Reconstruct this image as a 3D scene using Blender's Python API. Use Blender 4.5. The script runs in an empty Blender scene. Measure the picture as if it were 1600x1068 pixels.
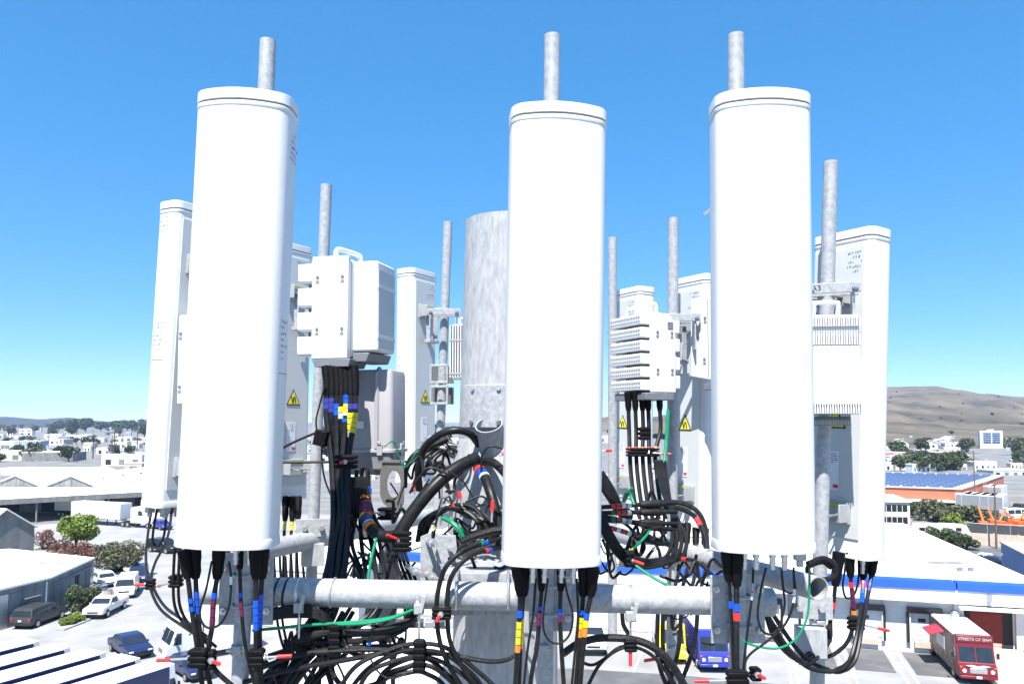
import bpy, bmesh, math, random
from mathutils import Vector, Matrix, noise

R = math.radians
V = Vector
rng = random.Random(7)
sc = bpy.context.scene
col = sc.collection

# ------------------------------------------------------------------ camera
FPX, PPY, PITCH, CAMZ = 1200.0, 595.0, R(3.0), 18.0
cam_data = bpy.data.cameras.new('camera')
cam_data.sensor_width = 36.0
cam_data.lens = 36.0 * FPX / 1600.0
cam_data.shift_y = (PPY - 534.0) / 1600.0
cam_data.clip_start = 0.05
cam_data.clip_end = 20000.0
cam = bpy.data.objects.new('camera', cam_data)
col.objects.link(cam)
cam.location = (0, 0, CAMZ)
cam.rotation_euler = (R(90) + PITCH, 0, 0)
sc.camera = cam

# ------------------------------------------------------------------ sky, sun, exposure
SUN_AZ, SUN_EL = R(14.0), R(60.0)          # azimuth measured to the left of straight behind the camera
sun_dir = V((-math.sin(SUN_AZ) * math.cos(SUN_EL), -math.cos(SUN_AZ) * math.cos(SUN_EL), math.sin(SUN_EL)))
world = bpy.data.worlds.new('World')
sc.world = world
world.use_nodes = True
wn = world.node_tree
wn.nodes.clear()
w_out = wn.nodes.new('ShaderNodeOutputWorld')
w_bg = wn.nodes.new('ShaderNodeBackground')
w_sky = wn.nodes.new('ShaderNodeTexSky')
w_sky.sky_type = 'NISHITA'
w_sky.sun_disc = False
w_sky.sun_elevation = SUN_EL
w_sky.sun_rotation = math.atan2(sun_dir.x, sun_dir.y)
w_sky.altitude = 0.0
w_sky.air_density = 0.45
w_sky.dust_density = 0.1
w_sky.ozone_density = 3.0
w_bg.inputs['Strength'].default_value = 0.15
w_gam = wn.nodes.new('ShaderNodeGamma')              # the phone's tone curve and colour boost, the same over the whole sky
w_gam.inputs['Gamma'].default_value = 0.45
w_hue = wn.nodes.new('ShaderNodeHueSaturation')
w_hue.inputs['Hue'].default_value = 0.5
w_hue.inputs['Saturation'].default_value = 2.0
wn.links.new(w_sky.outputs[0], w_gam.inputs[0])
wn.links.new(w_gam.outputs[0], w_hue.inputs['Color'])
wn.links.new(w_hue.outputs[0], w_bg.inputs[0])
wn.links.new(w_bg.outputs[0], w_out.inputs[0])
sun_data = bpy.data.lights.new('sun', 'SUN')
sun_data.energy = 2.65
sun_data.angle = R(0.5)
sun_data.color = (1.0, 0.965, 0.91)
sun = bpy.data.objects.new('sun', sun_data)
col.objects.link(sun)
sun.location = (0, 0, 60)
sun.rotation_euler = (-sun_dir).to_track_quat('-Z', 'Y').to_euler()
sc.view_settings.view_transform = 'Standard'
sc.view_settings.look = 'None'
sc.view_settings.exposure = 2.04
sc.view_settings.gamma = 1.0
sc.cycles.max_bounces = 6
sc.cycles.diffuse_bounces = 3
sc.cycles.glossy_bounces = 3
sc.cycles.transmission_bounces = 4
sc.cycles.volume_bounces = 0
sc.cycles.use_denoising = True
sc.cycles.caustics_reflective = False
sc.cycles.caustics_refractive = False


def ray(px, py):
    x, u = (px - 800.0) / FPX, -(py - PPY) / FPX
    return V((x, math.cos(PITCH) - u * math.sin(PITCH), math.sin(PITCH) + u * math.cos(PITCH)))


def at(px, py, Y):                       # a point of the place at distance Y ahead
    d = ray(px, py)
    return V((0, 0, CAMZ)) + d * (Y / d.y)


def gz(px, py, z=0.0):                   # a point of the place at height z
    d = ray(px, py)
    return V((0, 0, CAMZ)) + d * ((z - CAMZ) / d.z)


# ------------------------------------------------------------------ materials
def mat(name, c, rough=0.6, metal=0.0, var=0.08, scale=6.0, bump=0.0, bscale=None, stretch=(1, 1, 1), c2=None, spec=0.5, detail=6.0, thr=None):
    m = bpy.data.materials.new(name)
    m.use_nodes = True
    nt = m.node_tree
    b = nt.nodes['Principled BSDF']
    b.inputs['Roughness'].default_value = rough
    b.inputs['Metallic'].default_value = metal
    b.inputs['Specular IOR Level'].default_value = spec
    tc = nt.nodes.new('ShaderNodeTexCoord')
    mp = nt.nodes.new('ShaderNodeMapping')
    mp.inputs['Scale'].default_value = stretch
    nt.links.new(tc.outputs['Object'], mp.inputs[0])
    nz = nt.nodes.new('ShaderNodeTexNoise')
    nz.inputs['Scale'].default_value = scale
    nz.inputs['Detail'].default_value = detail
    nz.inputs['Roughness'].default_value = 0.62
    nt.links.new(mp.outputs[0], nz.inputs['Vector'])
    rp = nt.nodes.new('ShaderNodeValToRGB')
    lo, hi = thr or (0.3, 0.7)
    rp.color_ramp.elements[0].position = lo
    rp.color_ramp.elements[1].position = hi
    a = [max(0.0, k * (1 - var)) for k in c]
    z = [min(1.0, k * (1 + var)) for k in c] if c2 is None else c2
    rp.color_ramp.elements[0].color = (*a, 1)
    rp.color_ramp.elements[1].color = (*z, 1)
    nt.links.new(nz.outputs['Fac'], rp.inputs[0])
    nt.links.new(rp.outputs[0], b.inputs['Base Color'])
    if bump:
        nb = nt.nodes.new('ShaderNodeTexNoise')
        nb.inputs['Scale'].default_value = bscale or scale * 4
        nb.inputs['Detail'].default_value = 4
        nt.links.new(mp.outputs[0], nb.inputs['Vector'])
        bp = nt.nodes.new('ShaderNodeBump')
        bp.inputs['Strength'].default_value = bump
        bp.inputs['Distance'].default_value = 0.02
        nt.links.new(nb.outputs['Fac'], bp.inputs['Height'])
        nt.links.new(bp.outputs[0], b.inputs['Normal'])
    return m


M = {}
M['radome'] = mat('radome_white', (0.70, 0.705, 0.705), 0.42, var=0.06, scale=3, stretch=(2, 2, 0.5), bump=0.05, bscale=60)
M['cap'] = mat('cap_white', (0.70, 0.705, 0.705), 0.38, var=0.03, scale=4)
M['backgrey'] = mat('antenna_back_grey', (0.54, 0.56, 0.56), 0.5, var=0.04, scale=3)
M['white'] = mat('enclosure_white', (0.69, 0.695, 0.70), 0.45, var=0.03, scale=5)
M['groove'] = mat('groove_grey', (0.22, 0.22, 0.22), 0.7)
M['galv'] = mat('galvanised_steel', (0.31, 0.32, 0.335), 0.5, metal=0.12, var=0.15, scale=34, bump=0.08, bscale=90, c2=(0.45, 0.46, 0.475), detail=9)
M['galvpole'] = mat('galvanised_monopole', (0.30, 0.31, 0.325), 0.55, metal=0.05, var=0.1, scale=20, stretch=(1.8, 1.8, 0.5), bump=0.1, bscale=40, c2=(0.47, 0.475, 0.485), thr=(0.3, 0.72), detail=10)
M['steel'] = mat('bright_steel', (0.62, 0.62, 0.62), 0.32, metal=0.75, var=0.12, scale=30)
M['alu'] = mat('cast_aluminium', (0.40, 0.41, 0.41), 0.5, metal=0.3, var=0.1, scale=30)
M['rubber'] = mat('black_rubber', (0.006, 0.006, 0.007), 0.42, var=0.4, scale=25, spec=0.28, c2=(0.016, 0.016, 0.016))
M['corr'] = mat('black_corrugated_jacket', (0.007, 0.007, 0.008), 0.45, var=0.4, scale=25, bump=0.35, bscale=160, spec=0.3, c2=(0.02, 0.02, 0.02))
M['boot'] = mat('black_boot_rubber', (0.004, 0.004, 0.0045), 0.6, var=0.3, scale=30, spec=0.15)
M['darkplastic'] = mat('dark_grey_plastic', (0.10, 0.105, 0.115), 0.5, var=0.15, scale=20)
M['midgrey'] = mat('mid_grey_plastic', (0.16, 0.17, 0.19), 0.5, var=0.08, scale=10)
M['cabinet'] = mat('cabinet_grey', (0.36, 0.345, 0.36), 0.45, var=0.04, scale=4)
M['cabdark'] = mat('cabinet_base_grey', (0.2, 0.195, 0.205), 0.5, var=0.08, scale=10)
M['platesteel'] = mat('dull_bracket_steel', (0.14, 0.135, 0.122), 0.5, metal=0.2, var=0.15, scale=20)
M['ink'] = mat('marker_ink', (0.02, 0.02, 0.025), 0.7)
M['red'] = mat('red_vinyl', (0.75, 0.03, 0.03), 0.4)
M['green'] = mat('green_jacket', (0.0, 0.22, 0.10), 0.35)
M['paper'] = mat('label_paper', (0.72, 0.73, 0.76), 0.5, var=0.03)
M['signyellow'] = mat('sign_yellow', (0.85, 0.75, 0.03), 0.45)
M['greenclip'] = mat('olive_label', (0.45, 0.48, 0.05), 0.5)
TAPE = {'b': (0.0, 0.08, 0.60), 'y': (0.62, 0.54, 0.01), 'o': (0.85, 0.22, 0.02), 'r': (0.75, 0.03, 0.03), 'm': (0.12, 0.01, 0.05), 'w': (0.78, 0.78, 0.78),
        'g': (0.0, 0.16, 0.07), 'p': (0.03, 0.03, 0.22), 'v': (0.10, 0.008, 0.06), 'a': (0.4, 0.4, 0.42)}
for k_, c_ in TAPE.items():
    M['tape_' + k_] = mat('tape_' + {'b': 'blue', 'y': 'yellow', 'o': 'orange', 'r': 'red', 'm': 'maroon', 'w': 'white', 'g': 'dark_green', 'p': 'navy', 'v': 'purple', 'a': 'grey'}[k_], c_, 0.4, var=0.06)

# ------------------------------------------------------------------ mesh tools
WM = {}                                  # world matrix of every object made here


class MB:
    def __init__(self):
        self.v, self.f = [], []

    def add(self, vs, fs, T=None):
        o = len(self.v)
        self.v += [tuple(T @ V(p)) if T else tuple(p) for p in vs]
        self.f += [tuple(i + o for i in f) for f in fs]
        return self

    def box(self, c, s, T=None):
        x, y, z = c
        a, b, d = s[0] / 2, s[1] / 2, s[2] / 2
        vs = [(x + i * a, y + j * b, z + k * d) for i in (-1, 1) for j in (-1, 1) for k in (-1, 1)]
        return self.add(vs, [(0, 1, 3, 2), (4, 6, 7, 5), (0, 4, 5, 1), (2, 3, 7, 6), (0, 2, 6, 4), (1, 5, 7, 3)], T)

    def loft(self, rings, closed=True, caps=(True, True), T=None):
        n = len(rings[0])
        vs = [p for r in rings for p in r]
        fs = []
        for i in range(len(rings) - 1):
            for j in range(n if closed else n - 1):
                k = (j + 1) % n
                fs.append((i * n + j, i * n + k, (i + 1) * n + k, (i + 1) * n + j))
        if caps[0]:
            fs.append(tuple(range(n - 1, -1, -1)))
        if caps[1]:
            fs.append(tuple((len(rings) - 1) * n + j for j in range(n)))
        return self.add(vs, fs, T)

    def cyl(self, p0, p1, r0, r1=None, n=14, caps=(True, True), T=None):
        p0, p1 = V(p0), V(p1)
        r1 = r0 if r1 is None else r1
        q = (p1 - p0).to_track_quat('Z', 'Y').to_matrix()
        rr = []
        for p, r in ((p0, r0), (p1, r1)):
            rr.append([p + q @ V((r * math.cos(2 * math.pi * k / n), r * math.sin(2 * math.pi * k / n), 0)) for k in range(n)])
        return self.loft(rr, True, caps, T)

    def pipe(self, p0, p1, r, wall, n=28, T=None):      # hollow, open-ended
        p0, p1 = V(p0), V(p1)
        q = (p1 - p0).to_track_quat('Z', 'Y').to_matrix()
        def ring(p, rad):
            return [p + q @ V((rad * math.cos(2 * math.pi * k / n), rad * math.sin(2 * math.pi * k / n), 0)) for k in range(n)]
        return self.loft([ring(p0, r - wall), ring(p0, r), ring(p1, r), ring(p1, r - wall), ring(p0, r - wall)], True, (False, False), T)

    def tube(self, pts, r, n=8, caps=True, rfun=None):
        pts = [V(p) for p in pts]
        rings, nrm = [], None
        for i, p in enumerate(pts):
            t = (pts[min(i + 1, len(pts) - 1)] - pts[max(i - 1, 0)]).normalized()
            if nrm is None:
                nrm = t.orthogonal().normalized()
            else:
                nrm = (nrm - t * nrm.dot(t))
                nrm = nrm.normalized() if nrm.length > 1e-6 else t.orthogonal().normalized()
            bi = t.cross(nrm)
            rad = rfun(i / (len(pts) - 1)) if rfun else r
            rings.append([p + (nrm * math.cos(2 * math.pi * k / n) + bi * math.sin(2 * math.pi * k / n)) * rad for k in range(n)])
        return self.loft(rings, True, (caps, caps))

    def prism(self, poly, z0, z1, T=None):              # poly: plan outline, counter-clockwise
        return self.loft([[(x, y, z0) for x, y in poly], [(x, y, z1) for x, y in poly]], True, (True, True), T)

    def extr(self, poly, ax, a0, a1, T=None):           # outline in the two other axes, swept along ax
        def pt(u, w, a):
            return {'x': (a, u, w), 'y': (u, a, w), 'z': (u, w, a)}[ax]
        return self.loft([[pt(u, w, a0) for u, w in poly], [pt(u, w, a1) for u, w in poly]], True, (True, True), T)

    def build(self, name, m, parent=None, loc=None, smooth=True, bevel=0.0, seg=2, world=False, angle=38):
        me = bpy.data.meshes.new(name)
        vs = self.v
        Wm = Matrix.Identity(4)
        if parent is not None and world:
            inv = WM[parent.name].inverted()
            vs = [inv @ V(p) for p in vs]
        elif parent is None:
            o = V(loc) if loc is not None else V((sum(p[0] for p in vs) / len(vs), sum(p[1] for p in vs) / len(vs), min(p[2] for p in vs)))
            vs = [V(p) - o for p in vs]
            Wm = Matrix.Translation(o)
        me.from_pydata([tuple(p) for p in vs], [], self.f)
        bm = bmesh.new()
        bm.from_mesh(me)
        bmesh.ops.recalc_face_normals(bm, faces=bm.faces)
        bm.to_mesh(me)
        bm.free()
        if smooth:
            me.polygons.foreach_set('use_smooth', [True] * len(me.polygons))
            me.set_sharp_from_angle(angle=R(angle))
        me.materials.append(m if not isinstance(m, str) else M[m])
        ob = bpy.data.objects.new(name, me)
        col.objects.link(ob)
        if parent is not None:
            ob.parent = parent
            WM[ob.name] = WM[parent.name].copy()
        else:
            ob.matrix_world = Wm
            WM[ob.name] = Wm
        if bevel:
            bv = ob.modifiers.new('bevel', 'BEVEL')
            bv.width = bevel
            bv.segments = seg
            bv.limit_method = 'ANGLE'
            bv.angle_limit = R(35)
        return ob


def tag(o, label=None, cat=None, group=None, kind=None):
    for k, x in (('label', label), ('category', cat), ('group', group), ('kind', kind)):
        if x:
            o[k] = x
    return o


def thing(name, label, cat, T, group=None):
    o = bpy.data.objects.new(name, None)
    col.objects.link(o)
    o.empty_display_size = 0.1
    if not isinstance(T, Matrix):
        T = Matrix.Translation(V(T))
    o.matrix_world = T
    WM[o.name] = T.copy()
    return tag(o, label, cat, group)


def frame(origin, face, up=(0, 0, 1)):   # local -y looks along face, local z along up
    z = V(up).normalized()
    y = -V(face)
    y = (y - z * y.dot(z)).normalized()
    x = y.cross(z)
    T = Matrix((x, y, z)).transposed().to_4x4()
    T.translation = V(origin)
    return T


def turn(loc, rz):
    return Matrix.Translation(V((loc[0], loc[1], loc[2] if len(loc) > 2 else 0.0))) @ Matrix.Rotation(rz, 4, "Z")


def copy_tree(o, parent=None, T=None, label=None, group=None):
    c = o.copy()
    col.objects.link(c)
    c.parent = parent
    if parent is None:
        c.matrix_world = T
        WM[c.name] = T.copy()
    else:
        WM[c.name] = WM[parent.name].copy()
    if label:
        c['label'] = label
    if group:
        c['group'] = group
    for ch in list(o.children):
        copy_tree(ch, c)
    return c


def spline(pts, n=10):                   # Catmull-Rom through the points
    p = [V(q) for q in pts]
    if len(p) < 3:
        return p
    p = [p[0] * 2 - p[1]] + p + [p[-1] * 2 - p[-2]]
    out = []
    for i in range(1, len(p) - 2):
        a, b, c, d = p[i - 1:i + 3]
        for k in range(n):
            t = k / n
            out.append(0.5 * ((2 * b) + (c - a) * t + (2 * a - 5 * b + 4 * c - d) * t * t + (3 * b - a - 3 * c + d) * t ** 3))
    out.append(p[-2])
    return out


def rrect(w, d, r, bulge=0.0, k=5, nf=8):   # rounded plan outline, front (-y) may bulge
    pts = []
    for cx, cy, a0 in ((w / 2 - r, d / 2 - r, 0), (-w / 2 + r, d / 2 - r, 90), (-w / 2 + r, -d / 2 + r, 180), (w / 2 - r, -d / 2 + r, 270)):
        for i in range(k + 1):
            a = R(a0 + 90 * i / k)
            pts.append((cx + r * math.cos(a), cy + r * math.sin(a)))
        if a0 == 180 and bulge:
            for i in range(1, nf):
                pts.append((-w / 2 + r + (w - 2 * r) * i / nf, -d / 2))
    if bulge:
        pts = [(x, y - bulge * max(0.0, 1 - (2 * x / w) ** 2) * (1 if y < 0 else 0)) for x, y in pts]
    return pts


def ring(poly, z, off=0.0):
    if off:
        n = len(poly)
        o2 = []
        for i in range(n):
            a, b = V(poly[i - 1]), V(poly[(i + 1) % n])
            t = (b - a)
            t = t.normalized() if t.length else V((1, 0))
            o2.append((poly[i][0] + t.y * off, poly[i][1] - t.x * off))
        poly = o2
    return [(x, y, z) for x, y in poly]


def scribble(lines, x0, z0, h, w, T=None, seed=1, th=0.0022):
    """hand lettering in marker: short strokes in the local x-z plane at y=0"""
    r = random.Random(seed)
    mb = MB()
    for i in range(lines):
        x, z = x0 + r.uniform(0, .02), z0 - i * h * 1.7
        end = x + w * r.uniform(0.35, 1.0)
        while x < end:
            if r.random() < 0.16:
                x += h * 0.5
                continue
            for _ in range(2):
                a = V((x + r.uniform(0, h * .35), 0, z + r.uniform(0, h)))
                b = V((x + r.uniform(0, h * .45), 0, z + r.uniform(0, h)))
                d = b - a
                if d.length < h * .25:
                    continue
                n = V((-d.z, 0, d.x)).normalized() * th / 2
                mb.add([a - n, b - n, b + n, a + n], [(0, 1, 2, 3)], T)
            x += h * 0.62
    return mb


def strokes_text(body, size, name, m, parent, T, depth=0.002):
    cu = bpy.data.curves.new(name, 'FONT')
    cu.body = body
    cu.size = size
    cu.extrude = depth
    cu.align_x = 'CENTER'
    cu.align_y = 'CENTER'
    tmp = bpy.data.objects.new(name, cu)
    col.objects.link(tmp)
    dg = bpy.context.evaluated_depsgraph_get()
    me = bpy.data.meshes.new_from_object(tmp.evaluated_get(dg))
    bpy.data.objects.remove(tmp)
    me.transform(T)
    me.materials.clear()
    me.materials.append(M[m])
    ob = bpy.data.objects.new(name, me)
    col.objects.link(ob)
    ob.parent = parent
    WM[ob.name] = WM[parent.name].copy()
    return ob
# ================================================================== THE TOWER
LF, RF, FF = V((-0.866, 0.5, 0)), V((0.866, 0.5, 0)), V((0, -1, 0))     # outward directions of the three sectors


def antenna(label, top, bot, Y, face, W=0.42, D=0.20, ports=(), group=None, notes=(), back=True, front_ref=False, seed=1, hook=False):
    pt, pb = at(top[0], top[1], Y), at(bot[0], bot[1], Y)
    up = pt - pb
    L = up.length
    T = frame(pb, face, up)
    if front_ref:
        T = T @ Matrix.Translation((0, D / 2 + 0.05, 0))
    a = thing('panel_antenna', label, 'antenna', T, group)
    pr = rrect(W, D, 0.05, 0.065)
    MB().loft([ring(pr, 0.045), ring(pr, 0.06), ring(pr, L - 0.06)]).build('radome', 'radome', a)
    MB().loft([ring(pr, L - 0.062, -0.005), ring(pr, L - 0.048, -0.005)]).build('seam', 'groove', a)
    MB().loft([ring(pr, L - 0.082, 0.0015), ring(pr, L - 0.080, 0.003), ring(pr, L - 0.062, 0.003), ring(pr, L - 0.060, 0.001)]).build('rim_band', 'cap', a)
    MB().loft([ring(pr, L - 0.050, 0.001), ring(pr, L - 0.049, 0.0035), ring(pr, L - 0.004, 0.0035), ring(pr, L - 0.001, 0.001), ring(pr, L, -0.004)]).build('top_cap', 'cap', a)
    MB().loft([ring(pr, 0.0, -0.002), ring(pr, 0.002, 0.004), ring(pr, 0.006, 0.005), ring(pr, 0.040, 0.003), ring(pr, 0.046, 0.0008)]).build('bottom_cap', 'cap', a)
    for i, (x, y, kind) in enumerate(ports):
        mb = MB()
        if kind == 'm':
            mb.cyl((x, y, 0.002), (x, y, -0.03), 0.017, n=6).cyl((x, y, -0.03), (x, y, -0.085), 0.0125, n=12).cyl((x, y, -0.05), (x, y, -0.06), 0.015, n=12)
            mb.build('port_connector', 'steel', a)
        else:
            mb.box((x, y, -0.02), (0.05, 0.04, 0.04)).cyl((x, y, -0.04), (x, y, -0.07), 0.016)
            mb.build('port_connector', 'alu', a, bevel=0.003)
    if back:
        # flat back pan with rating label, warning triangle and mounts
        MB().box((0, D / 2 + 0.004, L / 2), (W - 0.10, 0.008, L - 0.24)).build('back_pan', 'backgrey', a)
        yb = D / 2 + 0.010
        lb = MB().box((0.02, yb, 0.52), (0.10, 0.002, 0.24)).build('rating_label', 'paper', a)
        MB().box((-0.01, yb + 0.002, 0.425), (0.035, 0.001, 0.022)).build('red_mark', 'red', lb)
        scribble(5, -0.025, 0.62, 0.008, 0.08, Matrix.Translation((0, yb + 0.002, 0)), seed + 5, 0.003).build('print', 'ink', lb, smooth=False)
        s = 0.075
        tri = MB().extr([(-s, 0.78), (s, 0.78), (0, 0.78 + s * 1.75)], 'y', yb - 0.001, yb + 0.002).build('warning_sign', 'ink', a)
        k = 0.8
        MB().extr([(-s * k, 0.789), (s * k, 0.789), (0, 0.789 + s * 1.75 * k)], 'y', yb + 0.0021, yb + 0.0032).build('yellow_field', 'signyellow', tri)
        sy = MB()
        for dx, rot in ((-0.018, 0.25), (0.004, -0.2), (0.018, 0.3)):
            sy.box((0, 0, 0), (0.010, 0.001, 0.055), Matrix.Translation((dx, yb + 0.0044, 0.822)) @ Matrix.Rotation(rot, 4, 'Y'))
        sy.build('hazard_symbol', 'ink', tri, smooth=False)
        scribble(5, -W / 2 + 0.06, L - 0.16, 0.017, 0.13, Matrix.Translation((0, yb, 0)), seed + 2, 0.0035).build('handwriting', 'ink', a, smooth=False)
        for zc in (0.27, L - 0.42):
            br = MB()
            br.box((0, D / 2 + 0.02, zc), (0.24, 0.03, 0.13))
            br.box((-0.11, D / 2 + 0.06, zc), (0.012, 0.1, 0.11)).box((0.11, D / 2 + 0.06, zc), (0.012, 0.1, 0.11))
            b = br.build('mount_bracket', 'alu', a, bevel=0.003)
            MB().box((0.0, D / 2 + 0.037, zc + 0.045), (0.17, 0.004, 0.02)).build('clip_label', 'greenclip', b)
            bo = MB()
            for sx in (-0.075, 0.075):
                bo.cyl((sx, D / 2 + 0.03, zc - 0.015), (sx, D / 2 + 0.17, zc - 0.015), 0.008, n=8)
                bo.cyl((sx, D / 2 + 0.06, zc - 0.015), (sx, D / 2 + 0.075, zc - 0.015), 0.016, n=6)
            bo.build('bracket_bolts', 'steel', b)
        arm = MB()
        zc = L - 0.42
        for sx in (-0.06, 0.06):
            arm.box((sx, D / 2 + 0.085, zc - 0.16), (0.010, 0.05, 0.30), None)
        arm.box((0, D / 2 + 0.085, zc - 0.30), (0.16, 0.07, 0.03))
        arm.build('tilt_arm', 'galv', a, bevel=0.003)
    for (side, x, z, n, w) in notes:      # marker notes on the narrow side (local +x or -x) or the back
        sx = 1 if side == 'R' else -1
        Tn = Matrix.Translation((sx * (W / 2 + 0.0015), x * sx, 0)) @ Matrix.Rotation(R(90 * sx), 4, 'Z')
        scribble(n, -0.075, z, 0.017, w, Tn, seed + int(z * 10), 0.0032).build('handwriting', 'ink', a, smooth=False)
        if z < 1.3:
            MB().box((-0.01, 0, z - n * 0.031 - 0.02), (0.13, 0.001, 0.003), Tn).build('pen_line', 'groove', a)
    return a


def mount_pipe(label, top, bot, Y, r=0.042, group='vertical antenna mount pipes'):
    p1, p0 = at(top[0], top[1], Y), at(bot[0], bot[1], Y)
    return tag(MB().pipe(p0, p1, r, 0.006).build('mount_pipe', 'galv', loc=p0), label, 'pipe', group)


# ---- monopole
mp_top, mp_bot = at(797, 348, 5.2), at(788, 1090, 5.2)
mono = thing('monopole', 'thick grey galvanised monopole rising behind the middle white antenna', 'monopole', (mp_bot.x, mp_bot.y, 0))
mono_r = 0.305


def mono_at(z):
    t = (z - mp_bot.z) / (mp_top.z - mp_bot.z)
    return V((mp_bot.x + (mp_top.x - mp_bot.x) * t, 5.2, z)), 0.355 + (mono_r - 0.355) * t


def ring_at(z, extra=0.0, n=40):
    c, r = mono_at(z)
    return [c + V((math.cos(2 * math.pi * k / n), math.sin(2 * math.pi * k / n), 0)) * (r + extra) for k in range(n)]


zs = [at(790, y, 5.2).z for y in (1090, 1000, 900, 800, 700, 600, 500, 400)]
MB().loft([ring_at(0.02, 0.05)] + [ring_at(z) for z in zs] + [ring_at(mp_top.z), ring_at(mp_top.z, -0.012), ring_at(mp_top.z - 0.6, -0.012)]).build('shaft', 'galvpole', mono, world=True)
z_pl0, z_pl1 = at(760, 668, 4.88).z, at(760, 600, 4.88).z
n = 16
arc = [(R(-90) + R(-58) + R(88) * k / n) for k in range(n + 1)]
rr = []
for z in (z_pl0, z_pl1):
    c, r = mono_at(z)
    rr.append([c + V((math.cos(a) * (r + 0.022), math.sin(a) * (r + 0.022), 0)) for a in arc] + [c + V((math.cos(a) * (r + 0.001), math.sin(a) * (r + 0.001), 0)) for a in reversed(arc)])
plate = MB().loft(rr).build('cover_plate', 'galv', mono, world=True, bevel=0.004)
for px, py in ((731, 607), (781, 607), (729, 660), (781, 660)):
    p = at(px, py, 4.9)
    c, r = mono_at(p.z)
    d = (p - c); d.z = 0; d.normalize()
    MB().cyl(c + d * (r + 0.018), c + d * (r + 0.034), 0.014, n=8).build('bolt', 'platesteel' if py > 650 else 'steel', plate, world=True)
for px, face_a in ((747, -107), (796, -78)):      # raised hand-hole rims
    p = at(px, 690, 4.9)
    c, r = mono_at(p.z)
    d = V((math.cos(R(face_a)), math.sin(R(face_a)), 0.0))
    upv = V((0, 0, 1))
    ax = (d * 0.55 + upv * 0.83).normalized()
    base = c + d * (r - 0.10) - upv * 0.14
    rm = MB().pipe(base, base + ax * 0.30, 0.088, 0.007, n=30).build('cable_port', 'galvpole', mono, world=True)
# flared guide plate under the ports
gp = MB()
c, r = mono_at(at(760, 735, 4.9).z)
gp.loft([[c + V((math.cos(a) * (r + q), math.sin(a) * (r + q), dz)) for a in [R(-158 + 10 * k) for k in range(12)]] for q, dz in ((0.004, 0.20), (0.05, 0.05), (0.055, -0.22), (0.035, -0.22), (0.03, 0.05), (0.0, 0.20))], closed=False, caps=(False, False))
gp.build('skirt_plate', 'galvpole', mono, world=True)

# ---- mast pipes of the three faces
F_L, F_R = at(312, 921, 4.05), at(1207, 940, 4.05)
tag(MB().pipe(F_L, F_R, 0.072, 0.007, n=36).build('horizontal_pipe', 'galv', loc=F_L), 'long bright galvanised horizontal pipe crossing the front of the mount', 'pipe', 'horizontal face pipes')
Rp0, Rp1 = at(1279, 919, 3.98), at(1052, 858, 5.35)
Rp1 = Rp0 + (Rp1 - Rp0) * 2.2
tag(MB().pipe(Rp0, Rp1, 0.062, 0.007, n=36).build('horizontal_pipe', 'galv', loc=Rp0), 'short open-ended grey pipe pointing forward under the right antenna', 'pipe', 'horizontal face pipes')
Lp0, Lp1 = at(425, 856, 5.25), at(512, 838, 5.85)
Lp0 = Lp0 - (Lp1 - Lp0) * 0.7
Lp1 = Lp0 + (Lp1 - Lp0) * 3.0
tag(MB().pipe(Lp0, Lp1, 0.066, 0.007, n=36).build('horizontal_pipe', 'galv', loc=Lp0), 'sunlit grey pipe running back behind the lower end of the left antenna', 'pipe', 'horizontal face pipes')
# cross pipe between sectors seen under the middle
Cp0, Cp1 = at(965, 868, 5.3), at(1160, 868, 5.3)
tag(MB().pipe(Cp0, Cp1, 0.075, 0.007, n=32).build('horizontal_pipe', 'galv', loc=Cp0), 'grey pipe half hidden by loops of black cable right of the middle antenna', 'pipe', 'horizontal face pipes')

# ---- mount pipes
mount_pipe('pipe standing up behind the left front antenna', (419, 64), (374, 1085), 3.93)
mount_pipe('pipe standing up behind the middle front antenna', (863, 56), (851, 1085), 3.93)
mount_pipe('pipe standing up behind the right front antenna', (1150, 55), (1153, 1085), 3.93)
mount_pipe('pipe rising above the white radio box beside the left antenna', (510, 289), (486, 920), 5.75)
mount_pipe('pipe between the narrow rear antenna and the thick monopole', (700, 347), (683, 820), 7.2)
mount_pipe('pipe rising right of the ribbed white radio', (1052, 341), (1049, 1080), 6.1)
mount_pipe('pipe peeping out along the right edge of the middle antenna', (957, 371), (957, 990), 7.3)
mount_pipe('pipe behind the ribbed radio on the far right', (1298, 253), (1276, 1090), 4.6)

# ---- antennas
P = lambda xs, ys, kinds: [(x, y, k) for x, y, k in zip(xs, ys, kinds)]
antenna('big white panel antenna on the left in the front row', (373, 138), (337, 859), 3.5, FF, W=0.445, ports=P((-0.045, 0.05, 0.115), (-0.03, -0.03, -0.03), 'mmm'), front_ref=True, back=False, seed=3,
        notes=(('R', 0.0, 1.05, 7, 0.13), ('R', 0.02, 1.95, 5, 0.12)), group='front row of panel antennas')
antenna('big white panel antenna in the middle hiding the monopole', (879, 160), (868, 887), 3.5, V((0.10, -0.995, 0)), W=0.455, ports=P((-0.09, -0.035, 0.045, 0.10), (-0.05,) * 4, 'mmmm'), front_ref=True, back=False, seed=4,
        group='front row of panel antennas')
antenna('big white panel antenna on the right in the front row', (1200, 138), (1207, 866), 3.5, V((-0.03, -1, 0)), W=0.45, ports=P((-0.10, -0.045, 0.03, 0.085, 0.155), (-0.05,) * 5, 'mmmma'), front_ref=True, back=False, seed=5,
        group='front row of panel antennas')
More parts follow.
